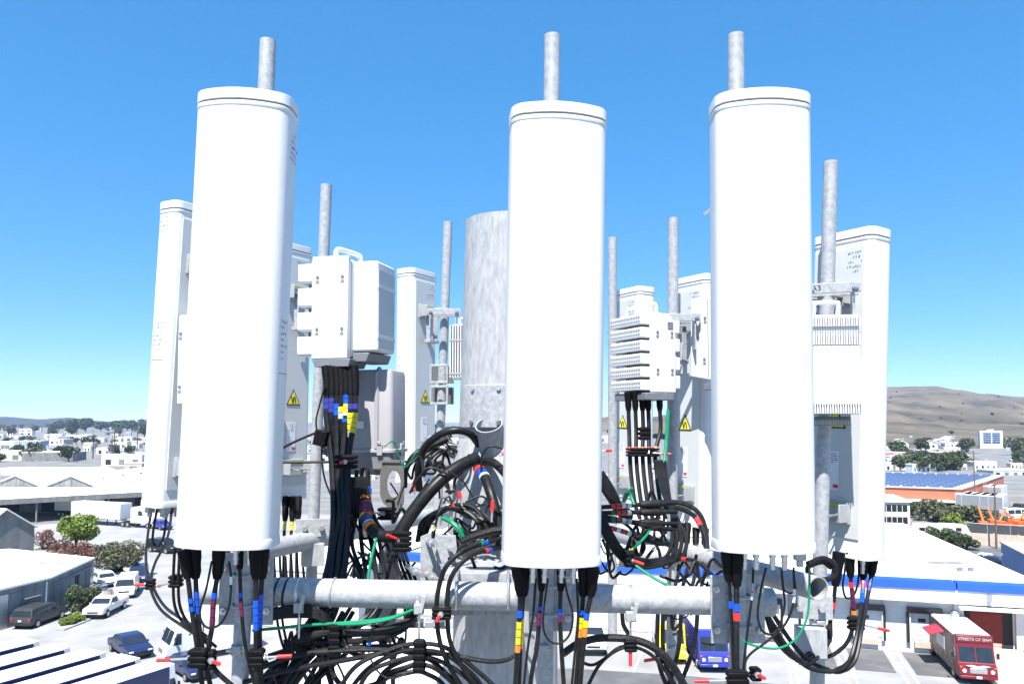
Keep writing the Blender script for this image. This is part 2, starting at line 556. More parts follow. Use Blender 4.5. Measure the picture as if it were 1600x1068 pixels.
antenna('white panel antenna on the outer left edge with handwritten notes', (304, 326), (275, 789), 5.3, LF, ports=P((0.16, 0.12, 0.1, 0.02, -0.06), (-0.05, 0.06, 0.0, 0.04, 0.05), 'aaaaa'), seed=11,
        notes=(('R', 0.0, 1.97, 5, 0.12), ('R', 0.0, 1.22, 7, 0.12)), group='rear panel antennas')
antenna('grey-backed antenna mostly hidden behind the left front antenna', (449, 383), (440, 780), 6.4, LF, seed=21, group='rear panel antennas')
antenna('narrow white rear antenna left of the thick monopole', (652, 424), (650, 752), 7.67, LF, seed=31, notes=(('R', 0.0, 2.0, 4, 0.12), ('R', 0.0, 1.22, 7, 0.12)), group='rear panel antennas')
antenna('white antenna on the far right standing before the brown hill', (1330, 366), (1319, 866), 4.82, RF, W=0.44, seed=41, ports=P((-0.15, -0.08, 0.03, 0.12), (0.03,) * 4, 'mmmm'), group='rear panel antennas')
antenna('white antenna partly hidden by the left side of the right antenna', (1089, 434), (1084, 820), 6.4, RF, seed=51, group='rear panel antennas')
antenna('small-looking rear antenna above the ribbed radio beside the middle antenna', (990, 452), (985, 795), 7.5, RF, seed=61, group='rear panel antennas')


# ---- crossover plates on the front pipe
def cross_plate(label, p, w, h):
    t = thing('crossover_plate', label, 'bracket', p, 'crossover plates on the front pipe')
    MB().box((0, 0, h / 2), (w, 0.014, h)).build('plate', 'galv', t, bevel=0.002)
    for sx, sz in ((-1, 0.2), (1, 0.2), (-1, 0.8), (1, 0.8)):
        b = MB()
        b.cyl((sx * w * 0.40, -0.006, h * sz), (sx * w * 0.40, -0.026, h * sz), 0.018, n=6).cyl((sx * w * 0.40, -0.02, h * sz), (sx * w * 0.40, -0.05, h * sz), 0.008, n=8)
        b.build('nut', 'steel', t)
    for sz in (0.3, 0.72):
        pts = [V((math.cos(a) * 0.054, -0.045 - math.sin(a) * 0.054, h * sz)) for a in [math.pi * k / 12 for k in range(13)]]
        pts = [V((0.054, 0.0, h * sz))] + pts + [V((-0.054, 0.0, h * sz))]
        MB().tube(pts, 0.0075).build('u_bolt', 'galv', t)
    return t


cross_plate('grey crossover plate behind the left front pipe', at(384, 975, 3.965), 0.275, 0.36)
cross_plate('grey crossover plate with nuts behind the right front pipe', at(1153, 1004, 3.965), 0.275, 0.34)
cross_plate('grey crossover plate behind the middle front pipe', at(860, 985, 3.965), 0.22, 0.33)

# ---- stand-off bracket between monopole and the front pipe
so = thing('standoff_bracket', 'galvanised stand-off bracket with threaded rods clamped round the monopole', 'bracket', at(745, 960, 4.45))
b = MB()
c0 = at(750, 892, 4.35)
b.box((c0.x, 4.45, c0.z - 0.02), (0.36, 0.55, 0.09)).build('channel', 'galv', so, world=True, bevel=0.004)
c1 = at(752, 955, 4.12)
MB().box((c1.x, 4.25, c1.z), (0.37, 0.22, 0.05)).build('angle', 'galvpole', so, world=True, bevel=0.003)
for px in (714, 794):
    q = at(px, 925, 4.05)
    pts = [V((q.x, 4.05 - math.cos(a) * 0.083, q.z + math.sin(a) * 0.083)) for a in [R(-90 + 15 * k) for k in range(13)]]
    pts = [V((q.x, 4.20, q.z - 0.083))] + pts + [V((q.x, 4.20, q.z + 0.083))]
    MB().tube(pts, 0.008).build('u_bolt', 'steel', so, world=True)
for pts_, mt in (([(656, 935), (657, 838), (672, 832), (700, 834), (704, 935)], 'galv'), ([(682, 880), (684, 836), (712, 836), (716, 880)], 'galv')):
    Yp = 4.55 if len(pts_) == 5 else 4.40
    q = [at(a, bb, Yp) for a, bb in pts_]
    mb = MB()
    mb.loft([q, [p + V((0, 0.014, 0)) for p in q]])
    mb.build('ear_plate', mt, so, world=True, bevel=0.002)
for (a, bb), (e, g) in (((664, 843), (682, 850)), ((690, 852), (708, 858)), ((636, 884), (660, 898)), ((661, 894), (686, 906))):
    MB().cyl(at(a, bb, 4.62), at(e, g, 4.30), 0.014, n=10).build('threaded_rod', 'steel', so, world=True)
    MB().cyl(at((a + e) / 2, (bb + g) / 2, 4.46), at((a + e) / 2 + 3, (bb + g) / 2 + 1, 4.41), 0.026, n=6).build('nut', 'steel', so, world=True)
for yy in (770, 815, 880, 985):
    c, r = mono_at(at(790, yy, 4.9).z)
cl = MB()
zc = at(790, 815, 4.85).z
cl.loft([ring_at(zc - 0.11, 0.03), ring_at(zc - 0.11, 0.055), ring_at(zc + 0.11, 0.055), ring_at(zc + 0.11, 0.03)], caps=(False, False))
cl.build('collar', 'galvpole', so, world=True)
for k in range(10):
    a = R(-170 + k * 17)
    c, r = mono_at(zc + 0.07)
    d = V((math.cos(a), math.sin(a), 0))
    MB().cyl(c + d * (r + 0.05), c + d * (r + 0.075), 0.014, n=6).build('collar_bolt', 'steel', so, world=True)

# corner brackets on the left and right rear pipes
for lab, p, fdir, s in (('pale bracket plate bolted on the rear left pipe', at(489, 835, 5.62), V((0.3, -0.95, 0)), 1), ('grey bracket under the far right pipe beneath the right antenna', at(1266, 962, 4.35), V((-0.2, -1, 0)), 1)):
    t = thing('pipe_bracket', lab, 'bracket', frame(p, fdir), 'brackets on the rear pipes')
    MB().box((0, 0, 0.05), (0.24, 0.012, 0.13)).build('plate', 'galv', t, bevel=0.002)
    MB().box((0, 0.01, -0.14), (0.16, 0.1, 0.16)).build('block', 'galvpole', t, bevel=0.003)
    for sx in (-0.06, 0.06):
        MB().cyl((sx, -0.006, 0.05), (sx, -0.04, 0.05), 0.02, n=6).build('nut', 'steel', t)

# square clamps on the pipe left of the monopole
for py in (589, 622):
    t = thing('pipe_clamp', 'square open clamp around the thin pipe left of the monopole, %s of the pair' % ('upper' if py == 589 else 'lower'), 'clamp', frame(at(686, py + 8, 7.05), V((-0.2, -1, 0))), 'square clamps on the thin rear pipe')
    for z, nm in ((0.0, 'lower_bar'), (0.155, 'upper_bar')):
        MB().box((0.0, 0, z), (0.17, 0.03, 0.022)).build(nm, 'galv', t, bevel=0.003)
    for x in (-0.078, 0.078):
        MB().box((x, 0, 0.078), (0.02, 0.028, 0.135)).build('side_bar', 'galv', t, bevel=0.003)
    MB().box((0, 0.14, 0.075), (0.2, 0.012, 0.16)).build('back_plate', 'platesteel', t)

# antenna clamp arms near top of right rear pipe and the left rear narrow antenna
for lab, p, fd in (('steel clamp joining the far right antenna to its pipe', at(1300, 452, 4.5), V((-0.3, -0.95, 0))), ('steel clamp joining the narrow rear antenna to its pipe', at(694, 488, 7.05), V((0, -1, 0))),
                   ('steel clamp on the pipe beside the ribbed white radio', at(1062, 497, 5.98), V((0, -1, 0)))):
    t = thing('antenna_clamp', lab, 'clamp', frame(p, fd), 'clamps on the rear mount pipes')
    MB().box((0, -0.055, 0), (0.30, 0.014, 0.06)).build('jaw', 'galv', t, bevel=0.003)
    MB().box((0, 0.065, 0), (0.30, 0.014, 0.06)).build('jaw', 'galv', t, bevel=0.003)
    for sx in (-0.12, 0.12):
        MB().cyl((sx, -0.10, 0), (sx, 0.10, 0), 0.009, n=8).cyl((sx, -0.075, 0), (sx, -0.062, 0), 0.018, n=6).build('bolt', 'steel', t)
    MB().box((0.11, 0.0, -0.13), (0.012, 0.10, 0.24)).build('strap', 'galv', t, bevel=0.002)
    if 'far right' in lab:
        strokes_text('A3', 0.045, 'marking', 'ink', t, Matrix.Translation((-0.09, -0.063, 0)) @ Matrix.Rotation(R(90), 4, 'X'), 0.0005)

# small latch behind the right front antenna
t = thing('pipe_step', 'small metal step bracket sticking out left of the right antenna', 'bracket', at(1106, 330, 3.85))
MB().box((0, 0, 0), (0.05, 0.012, 0.014), Matrix.Rotation(R(-38), 4, 'Y')).build('arm', 'steel', t)
MB().box((0.025, 0, 0.045), (0.01, 0.012, 0.06)).build('upright', 'steel', t)

# ---- radios and cabinets
def dots(mb, xs, z, y, s=(0.022, 0.004, 0.014)):
    for x in xs:
        mb.box((x, y, z), s)
    return mb


def bolts(parent, pts, y):
    for x, z in pts:
        p = MB().cyl((x, y, z + 0.018), (x, y - 0.004, z + 0.018), 0.012, n=8).build('bolt', 'midgrey', parent)
        MB().box((x, y - 0.001, z - 0.012), (0.024, 0.004, 0.018)).build('slot', 'groove', parent)


R1 = thing('radio_unit', 'white finned radio unit on the pipe beside the left front antenna', 'radio unit', frame(at(514, 560, 5.1), V((-0.22, -0.975, 0))), 'remote radio units')
MB().extr([(-0.13, 0.0), (0.13, 0.0), (0.13, 0.69), (-0.13, 0.69)], 'y', 0.0, 0.05).build('front_cover', 'white', R1, bevel=0.006)
for x in (-0.055, 0.045, 0.065):
    MB().box((x, -0.001, 0.345), (0.004, 0.004, 0.68)).build('cover_seam', 'backgrey', R1)
MB().box((-0.02, 0.17, 0.345), (0.30, 0.22, 0.66)).build('body', 'white', R1, bevel=0.01)
for k in range(4):
    MB().box((-0.185, 0.085, 0.09 + k * 0.165), (0.13, 0.13, 0.128)).build('side_fin', 'white', R1, bevel=0.012)
MB().box((-0.17, 0.2, 0.33), (0.12, 0.1, 0.58)).build('fin_core', 'midgrey', R1)
bolts(R1, [(-0.09, 0.18), (0.09, 0.18), (-0.09, 0.53), (0.09, 0.53)], 0.0)
MB().loft([ring([(-0.10, -0.0), (0.14, -0.0), (0.14, 0.26), (-0.10, 0.26)], -0.055), ring([(-0.13, 0.0), (0.15, 0.0), (0.15, 0.29), (-0.13, 0.29)], -0.002)]).build('connector_panel', 'midgrey', R1, bevel=0.004)
MB().tube(spline([(0.03, 0.03, 0.68), (0.03, 0.03, 0.725), (0.05, 0.06, 0.742), (0.09, 0.24, 0.742), (0.10, 0.26, 0.72), (0.10, 0.26, 0.64)]), 0.018).build('handle', 'white', R1)

R1b = thing('radio_unit', 'deep white box radio with shaded right side above the grey cabinet', 'radio unit', frame(at(566, 553, 5.12), V((-0.25, -0.968, 0))), 'remote radio units')
MB().loft([ring(rrect(0.195, 0.30, 0.02), z, o) for z, o in ((0.0, -0.012), (0.012, 0.0), (0.60, 0.0), (0.612, -0.012))], T=Matrix.Translation((0, 0.17, 0.02))).build('body', 'white', R1b)
for z in (0.12, 0.46):
    MB().box((0.099, 0.17, z), (0.006, 0.285, 0.022)).build('side_rib', 'cap', R1b)
MB().box((0.098, 0.17, 0.31), (0.003, 0.27, 0.53)).build('side_shade_panel', 'backgrey', R1b)  # greyer than the white body: this side's shade put into the colour
for k in range(3):
    MB().box((-0.112, 0.06, 0.10 + k * 0.2), (0.02, 0.03, 0.11)).build('latch', 'alu', R1b, bevel=0.003)
MB().loft([ring([(-0.12, 0.02), (0.02, 0.02), (0.05, 0.32), (-0.08, 0.32)], -0.05), ring([(-0.12, 0.02), (0.04, 0.02), (0.07, 0.33), (-0.08, 0.33)], 0.012)]).build('connector_panel', 'midgrey', R1b, bevel=0.006)

R2 = thing('radio_unit', 'white radio with six horizontal ribs beside the middle antenna', 'radio unit', frame(at(1040, 613, 5.72), V((0.46, -0.888, 0))), 'remote radio units')
MB().extr([(-0.11, 0.0), (0.10, 0.0), (0.10, 0.50), (0.06, 0.58), (-0.06, 0.60), (-0.11, 0.60)], 'y', 0.0, 0.05).build('front_cover', 'white', R2, bevel=0.006)
MB().box((0.0, 0.21, 0.29), (0.17, 0.36, 0.56)).build('body', 'white', R2, bevel=0.004)
for k in range(6):
    z = 0.055 + k * 0.098
    s = MB().box((-0.135, 0.235, z), (0.12, 0.39, 0.078)).build('rib', 'white', R2, bevel=0.006)
    d = MB()
    for j in range(13):
        for dz in (-0.014, 0.016):
            d.box((-0.1965, 0.06 + j * 0.029, z + dz), (0.004, 0.014, 0.010))
    d.build('slot_row', 'groove', s)
for k in range(4):
    MB().box((0.13, 0.07, 0.08 + k * 0.14), (0.07, 0.09, 0.10)).build('side_fin', 'white', R2, bevel=0.008)
bolts(R2, [(-0.07, 0.15), (0.065, 0.15), (-0.07, 0.43), (0.065, 0.43)], 0.0)
MB().box((-0.05, 0.2, -0.03), (0.26, 0.40, 0.055)).build('connector_panel', 'midgrey', R2, bevel=0.006)
MB().tube(spline([(-0.06, 0.03, 0.59), (-0.06, 0.03, 0.65), (-0.07, 0.06, 0.665), (-0.08, 0.33, 0.665), (-0.08, 0.36, 0.65), (-0.08, 0.36, 0.56)]), 0.015).build('handle', 'white', R2)
MB().box((0.05, -0.003, 0.505), (0.05, 0.004, 0.05)).build('nameplate', 'midgrey', R2)

R3 = thing('radio_unit', 'white radio with comb-like rows of fins right of the right antenna', 'radio unit', frame(at(1306, 648, 4.38), V((-0.12, -0.993, 0))), 'remote radio units')
MB().box((0.0, 0.07, 0.29), (0.28, 0.13, 0.57)).build('body', 'white', R3, bevel=0.008)
for z0, z1 in ((0.008, 0.055), (0.40, 0.452), (0.505, 0.552)):
    MB().box((0.0, 0.0, (z0 + z1) / 2), (0.275, 0.012, z1 - z0)).build('fin_recess', 'alu', R3)
    f = MB()
    for k in range(20):
        f.box((-0.133 + k * 0.014, -0.014, (z0 + z1) / 2 + 0.004), (0.0065, 0.022, z1 - z0 + 0.006))
    f.build('fin_row', 'white', R3, smooth=False)
MB().box((0.0, -0.012, 0.228), (0.27, 0.012, 0.335)).build('front_panel', 'white', R3, bevel=0.004)
MB().tube(spline([(-0.10, 0.05, 0.56), (-0.10, 0.03, 0.635), (-0.085, 0.03, 0.648), (0.02, 0.03, 0.648), (0.035, 0.03, 0.635), (0.035, 0.05, 0.56)]), 0.013).build('handle', 'white', R3)
MB().box((-0.02, 0.07, -0.035), (0.21, 0.11, 0.05)).build('connector_panel', 'darkplastic', R3, bevel=0.004)

R4 = thing('radio_unit', 'smooth white radio just left of the right front antenna', 'radio unit', frame(at(1098, 597, 5.95), V((-0.75, -0.66, 0))), 'remote radio units')
MB().extr([(-0.12, 0.05), (0.14, 0.0), (0.14, 0.66), (-0.10, 0.66)], 'y', 0.0, 0.12).build('body', 'white', R4, bevel=0.008)
MB().box((0.055, -0.002, 0.34), (0.004, 0.004, 0.6)).build('cover_seam', 'groove', R4)
bolts(R4, [(0.02, 0.16), (0.03, 0.48)], 0.0)
MB().box((0.07, 0.06, -0.035), (0.14, 0.10, 0.05)).build('connector_panel', 'midgrey', R4, bevel=0.004)

R5 = thing('radio_unit', 'grey radio with vertical fins half hidden behind the monopole', 'radio unit', frame(at(722, 592, 6.9), V((-0.3, -0.954, 0))), 'remote radio units')
MB().box((0.0, 0.08, 0.25), (0.22, 0.12, 0.5)).build('body', 'backgrey', R5, bevel=0.006)
for k in range(9):
    MB().box((-0.10 + k * 0.025, -0.01, 0.25), (0.010, 0.06, 0.47)).build('fin', 'white', R5)
for z in (0.05, 0.35):
    MB().box((0, -0.042, z), (0.22, 0.004, 0.018)).build('cross_strap', 'alu', R5)
MB().tube(spline([(-0.04, 0.05, 0.5), (-0.04, 0.05, 0.55), (0.04, 0.05, 0.56), (0.08, 0.05, 0.5)]), 0.012).build('handle', 'white', R5)

R6 = thing('radio_unit', 'white radio box tucked behind the outer left antenna', 'radio unit', frame(at(297, 632, 5.0), V((-0.35, -0.937, 0))), 'remote radio units')
MB().loft([ring(rrect(0.24, 0.2, 0.02), z, o) for z, o in ((0.0, -0.012), (0.012, 0.0), (0.58, 0.0), (0.592, -0.012))], T=Matrix.Translation((0, 0.1, 0))).build('body', 'white', R6)
bolts(R6, [(-0.09, 0.1), (-0.09, 0.45)], 0.0)

CB = thing('junction_cabinet', 'smooth grey surge cabinet with latches behind the black cable bundle', 'cabinet', frame(at(566, 734, 5.3), V((-0.2, -0.98, 0))))
cp = rrect(0.43, 0.30, 0.035)
MB().loft([ring(cp, z, o) for z, o in ((0.14, 0.0), (0.66, -0.006), (0.685, -0.014), (0.692, -0.03))], T=Matrix.Translation((0, 0.15, 0))).build('cover', 'cabinet', CB)
MB().loft([ring(cp, z, o) for z, o in ((0.118, 0.010), (0.122, 0.016), (0.140, 0.016), (0.144, 0.008))], T=Matrix.Translation((0, 0.15, 0))).build('rim_flange', 'cabinet', CB)
MB().loft([ring(cp, z, o) for z, o in ((0.0, -0.02), (0.01, -0.008), (0.117, 0.0))], T=Matrix.Translation((0, 0.15, 0))).build('base', 'cabdark', CB)
MB().tube([(0.10, -0.002, 0.15), (0.10, 0.0, 0.67), (0.10, 0.05, 0.70)], 0.016).build('cover_rib', 'cabinet', CB)
for T_ in (Matrix.Translation((0.13, -0.012, 0.12)), Matrix.Translation((-0.12, -0.012, 0.12)), Matrix.Translation((0.225, 0.16, 0.12)) @ Matrix.Rotation(R(90), 4, 'Z')):
    l = MB().box((0, 0, 0.02), (0.04, 0.016, 0.08), T_).build('latch', 'alu', CB, bevel=0.004)
    MB().tube([T_ @ V((-0.012, -0.008, 0.05)), T_ @ V((-0.012, -0.02, 0.075)), T_ @ V((0.012, -0.02, 0.075)), T_ @ V((0.012, -0.008, 0.05))], 0.004).build('bail', 'steel', l)
MB().box((-0.02, -0.004, 0.31), (0.06, 0.002, 0.05)).build('nameplate', 'paper', CB)
MB().box((0.217, 0.18, 0.06), (0.002, 0.10, 0.06)).build('nameplate', 'alu', CB)
for x in (-0.09, 0.07):
    MB().cyl((x, 0.08, 0.0), (x, 0.08, -0.035), 0.045, n=20).build('gland', 'cabdark', CB)

# support bracket with the oval hole below the cabinet
OB = thing('hanger_bracket', 'dull steel bracket with an oval hole below the grey cabinet', 'bracket', frame(at(612, 795, 5.12), V((-0.25, -0.97, 0))))
outer = [(-0.085, 0.31), (-0.085, 0.09), (-0.05, 0.015), (0.05, 0.0), (0.085, 0.04), (0.085, 0.31)]
w_ = 16
hole = [(0.012 + 0.05 * math.cos(2 * math.pi * k / w_), 0.165 + 0.09 * math.sin(2 * math.pi * k / w_)) for k in range(w_)]
bm = bmesh.new()
mb = MB()
po = []
for hx, hz in hole:                      # match every hole vertex with a point on the outline along its ray
    d = V((hx - 0.012, hz - 0.165)); best = None
    for i in range(len(outer)):
        a, bb = V(outer[i]), V(outer[(i + 1) % len(outer)])
        e = bb - a
        den = d.x * e.y - d.y * e.x
        if abs(den) < 1e-9:
            continue
        o_ = a - V((0.012, 0.165))
        tt = (o_.x * e.y - o_.y * e.x) / den
        uu = (o_.x * d.y - o_.y * d.x) / den
        if tt > 0 and -1e-6 <= uu <= 1 + 1e-6 and (best is None or tt < best):
            best = tt
    po.append((0.012 + d.x * best, 0.165 + d.y * best))
mb.loft([[(x, 0.0, z) for x, z in po], [(x, 0.0, z) for x, z in hole], [(x, 0.008, z) for x, z in hole], [(x, 0.008, z) for x, z in po], [(x, 0.0, z) for x, z in po]], caps=(False, False))
mb.build('plate', 'platesteel', OB)
MB().box((0.0, 0.06, 0.312), (0.19, 0.14, 0.012)).build('shelf', 'platesteel', OB)
tag(MB().pipe(at(604, 1000, 5.15), at(607, 838, 5.15), 0.062, 0.006, n=28).build('conduit_pipe', 'cabdark'), 'dark grey vertical conduit pipe under the oval-hole bracket', 'pipe')
# ================================================================== CABLES
def cable(label, pts, r=0.0118, m='rubber', tapes=(), boot=None, group=None, Y=None, n=8, name='cable', sharp=12):
    """pts: (px, py[, Y]) along the cable; tapes: (py0, py1, colour) for mostly vertical runs or ('t', t0, t1, colour)"""
    P3 = []
    for p in pts:
        P3.append(at(p[0], p[1], p[2] if len(p) > 2 else Y))
    path = spline(P3, sharp)
    base = min(path, key=lambda q: q.z)
    cb = MB().tube(path, r, n).build(name, m, loc=path[0])
    tag(cb, label, 'cable', group)
    seg = [0.0]
    for i in range(1, len(path)):
        seg.append(seg[-1] + (path[i] - path[i - 1]).length)
    tot = seg[-1]

    def sub(t0, t1):
        out = []
        for k in range(5):
            s = (t0 + (t1 - t0) * k / 4) * tot
            i = max(j for j in range(len(seg)) if seg[j] <= s + 1e-9)
            if i >= len(path) - 1:
                out.append(path[-1])
            else:
                u = (s - seg[i]) / max(1e-9, seg[i + 1] - seg[i])
                out.append(path[i].lerp(path[i + 1], u))
        return out
    for tp in tapes:
        if tp[0] == 't':
            t0, t1, c = tp[1:]
        else:                              # by height: first crossing along the path
            za, zb = at(800, tp[0], P3[1].y).z, at(800, tp[1], P3[1].y).z
            t0 = t1 = None
            for i in range(1, len(path)):
                if t0 is None and path[i].z <= za:
                    t0 = seg[i] / tot
                if t1 is None and path[i].z <= zb:
                    t1 = seg[i] / tot
            if t0 is None or t1 is None:
                continue
            if t1 - t0 < 0.006:
                t1 = t0 + 0.02
            c = tp[2]
        n_b = max(1, int(round((t1 - t0) * tot / 0.035)))
        for k in range(n_b):
            a = t0 + (t1 - t0) * (k + 0.04) / n_b
            bb = t0 + (t1 - t0) * (k + 0.93) / n_b
            MB().tube(sub(a, bb), r * 1.13, n).build('tape_band', 'tape_' + c, cb, world=True)
    if boot:
        L, rt, rb = boot
        k = min(0.9, L / tot)
        MB().tube(sub(0.0, k), rt, 12, rfun=lambda t: rt if t < 0.45 else (rt * 0.86 if t < 0.8 else rb)).build('boot', 'boot', cb, world=True)
    return cb


BT = (0.135, 0.030, 0.0175)
ORD = ['first', 'second', 'third', 'fourth', 'fifth', 'sixth', 'seventh', 'eighth', 'ninth']
GA = 'jumper cables under the left front antenna'
q = 3.62
cable('thick cable with two bright blue tape bands, leftmost under the left front antenna', [(287, 858), (294, 905), (300, 955), (308, 1010), (318, 1085)], tapes=[(931, 941, 'b'), (943, 955, 'b')], boot=BT, group=GA, Y=q)
cable('thick cable with dark blue bands, second from the left under the left front antenna', [(304, 858), (306, 905), (308, 950), (316, 1010), (332, 1085)], tapes=[(923, 958, 'b')], boot=BT, group=GA, Y=q + .03)
cable('cable with blue then maroon tape curving right under the left front antenna', [(342, 858), (340, 895), (334, 935), (331, 980), (326, 1015), (336, 1045), (372, 1078)], tapes=[(923, 932, 'b'), (933, 975, 'm')], boot=BT, group=GA, Y=q)
cable('cable with blue then maroon tape in front of the left mount pipe', [(374, 858), (375, 900), (377, 950), (382, 1000), (388, 1030), (402, 1085)], tapes=[(922, 933, 'b'), (934, 962, 'm')], boot=(0.09, .02, .014), r=0.009, group=GA, Y=q + .02)
cable('thick cable with a column of four blue bands right of the left mount pipe', [(399, 858), (400, 905), (400, 960), (400, 1020), (402, 1085)], tapes=[(932, 980, 'b')], boot=BT, group=GA, Y=q - .02)
cable('thick cable behind the four blue bands right of the left mount pipe', [(411, 858), (409, 905), (406, 960), (406, 1020), (410, 1085)], tapes=[(925, 975, 'b')], boot=BT, group=GA, Y=q + .02)
c = cable('thin cable looping below the left front antenna with a white tag', [(331, 876), (322, 920), (313, 950), (315, 970), (326, 980), (345, 973), (358, 945), (361, 905), (358, 876)], r=0.0055, group=GA, Y=q - .03, tapes=[('t', .84, .90, 'w')])
for i, (dx, lab) in enumerate(((0, 'outer'), (8, 'inner'))):
    cable('thin cable dropping left of the left front antenna into the bundle, %s of two' % lab, [(273 + dx, 855, 3.7), (271 + dx, 900, 3.75), (272 + dx, 940, 3.8), (281 + dx, 965, 3.85), (297 + dx, 982, 3.85), (330 + dx, 1010, 3.9)], r=0.0075, group=GA)
GB = 'thin cables under the outer left antenna'
cable('thin black cable dropping farthest left from the outer left antenna', [(237, 792, 5.25), (231, 835, 5.1), (228, 870, 4.9), (232, 908, 4.6), (250, 950, 4.3), (290, 980, 4.0), (330, 1005, 3.95)], r=0.0085, group=GB)
cable('thin black cable hanging as a U loop under the outer left antenna', [(246, 792, 5.2), (240, 825, 5.2), (239, 845, 5.2), (246, 853, 5.2), (255, 840, 5.2), (259, 815, 5.2), (259, 792, 5.2)], r=0.0085, group=GB)
cable('thin black cable slanting left below the outer left antenna', [(269, 792, 5.2), (264, 830, 5.1), (255, 855, 5.0), (242, 880, 4.8), (237, 908, 4.6), (256, 945, 4.3), (292, 972, 4.0), (325, 995, 3.95)], r=0.0085, group=GB)

GC = 'jumper cables under the middle front antenna'
cable('cable with blue, yellow and orange bands, leftmost under the middle antenna', [(808, 885), (813, 925), (812, 960), (808, 1030), (804, 1085)], tapes=[(950, 963, 'b'), (965, 1001, 'y'), (1003, 1018, 'o')], boot=BT, group=GC, Y=q)
cable('cable with blue, yellow and orange bands, second from left under the middle antenna', [(819, 885), (818, 925), (815, 960), (812, 1030), (810, 1085)], tapes=[(953, 962, 'b'), (964, 1001, 'y'), (1002, 1012, 'o')], boot=BT, group=GC, Y=q + .025)
cable('cable with blue then purple tape left of the middle mount pipe', [(847, 885), (846, 920), (843, 960), (839, 1010), (832, 1045), (827, 1085)], tapes=[(944, 952, 'b'), (953, 976, 'v')], boot=(0.11, .022, .014), r=.0105, group=GC, Y=q)
cable('cable with blue then purple tape right of the middle mount pipe', [(877, 885), (876, 920), (875, 960), (877, 1010), (882, 1085)], tapes=[(949, 959, 'b'), (960, 971, 'v')], boot=(0.11, .022, .014), r=.0105, group=GC, Y=q)
cable('cable with blue and yellow bands, second from right under the middle antenna', [(913, 885), (911, 930), (909, 960), (905, 1010), (899, 1085)], tapes=[(950, 960, 'b'), (962, 980, 'y'), (982, 993, 'o')], boot=BT, group=GC, Y=q + .02)
cable('cable with blue, yellow and orange bands, rightmost under the middle antenna', [(927, 885), (923, 930), (917, 960), (911, 1015), (905, 1085)], tapes=[(955, 964, 'b'), (967, 978, 'y'), (980, 991, 'o')], boot=BT, group=GC, Y=q - .01)
cable('thin cable making a narrow loop below the middle antenna ports', [(856, 903), (850, 950), (849, 980), (858, 1000), (875, 1004), (890, 990), (895, 960), (886, 925), (882, 903)], r=0.005, group=GC, Y=q - .03)
cable('thin straight cable from the left port of the middle antenna', [(837, 903), (833, 960), (825, 1010), (817, 1085)], r=0.006, group=GC, Y=q)
cable('thin straight cable from the right port of the middle antenna', [(901, 903), (903, 960), (899, 1010), (892, 1085)], r=0.006, group=GC, Y=q)

GD = 'jumper cables under the right front antenna'
cable('thin cable with one blue band, leftmost under the right front antenna', [(1136, 862), (1139, 905), (1142, 950), (1145, 1010), (1147, 1085)], tapes=[(937, 946, 'b')], boot=BT, r=.0085, group=GD, Y=q)
cable('ribbed cable with blue and red bands in front of the right mount pipe', [(1152, 862), (1151, 905), (1151, 960), (1151, 1020), (1152, 1085)], m='corr', tapes=[(940, 952, 'b'), (954, 965, 'r')], boot=(0.155, .03, .019), r=.0135, group=GD, Y=q - .02)
cable('thin cable running down right of the right mount pipe', [(1177, 886), (1175, 930), (1168, 985), (1162, 1040), (1160, 1085)], r=0.006, group=GD, Y=q, tapes=[('t', .12, .26, 'a')])
cable('thin cable making a wide loop below the right front antenna', [(1197, 886), (1189, 920), (1184, 960), (1191, 984), (1206, 990), (1218, 976), (1226, 945), (1224, 920), (1221, 886)], r=0.0055, group=GD, Y=q)
cable('thin cable with a white tag sweeping down left under the right antenna', [(1240, 886), (1241, 930), (1236, 955), (1224, 978), (1200, 1000), (1168, 1026), (1160, 1060)], r=0.006, group=GD, Y=q, tapes=[('t', .16, .27, 'w')])
cable('green earth wire hanging from the right front antenna', [(1265, 886), (1264, 940), (1259, 970), (1243, 998), (1215, 1012), (1180, 1008), (1160, 1000)], r=0.0055, m='green', group=GD, Y=q)
cable('short thin cable bowing between two ports of the right antenna', [(1221, 895), (1224, 918), (1234, 926), (1243, 920), (1240, 895)], r=0.0045, group=GD, Y=q + .03)

GE = 'cables under the far right antenna'
q = 4.7
cable('black cable with red bands, leftmost under the far right antenna', [(1311, 862), (1306, 905), (1302, 945), (1298, 965), (1292, 990), (1278, 1008)], tapes=[(909, 915, 'r'), (938, 950, 'r')], boot=(.2, .036, .02), r=.012, group=GE, Y=q - .1)
cable('cable with red, purple and orange bands under the far right antenna', [(1328, 862), (1329, 900), (1332, 930), (1334, 960), (1331, 985), (1322, 1005), (1305, 1020), (1288, 1027)], tapes=[(908, 916, 'r'), (918, 949, 'v'), (951, 960, 'o')], boot=(.15, .030, .018), r=.0125, group=GE, Y=q)
cable('black cable with red and blue bands swinging left under the far right antenna', [(1349, 864, 4.7), (1349, 895, 4.7), (1347, 935, 4.6), (1340, 985, 4.4), (1328, 1030, 4.3), (1308, 1045, 4.2), (1290, 1048, 4.2), (1260, 1040, 4.2), (1230, 1010, 4.2), (1205, 970, 4.2), (1192, 945, 4.2)], tapes=[(906, 915, 'r'), (916, 933, 'b')], boot=(.15, .032, .018), r=.0125, group=GE)
cable('plain black cable, rightmost under the far right antenna', [(1366, 864, 4.7), (1362, 895, 4.7), (1355, 935, 4.6), (1346, 985, 4.4), (1335, 1032, 4.3), (1313, 1048, 4.25), (1290, 1044, 4.25), (1262, 1030, 4.25), (1235, 1000, 4.25), (1207, 958, 4.25)], tapes=[(907, 920, 'p')], boot=(.14, .030, .018), r=.0125, group=GE)
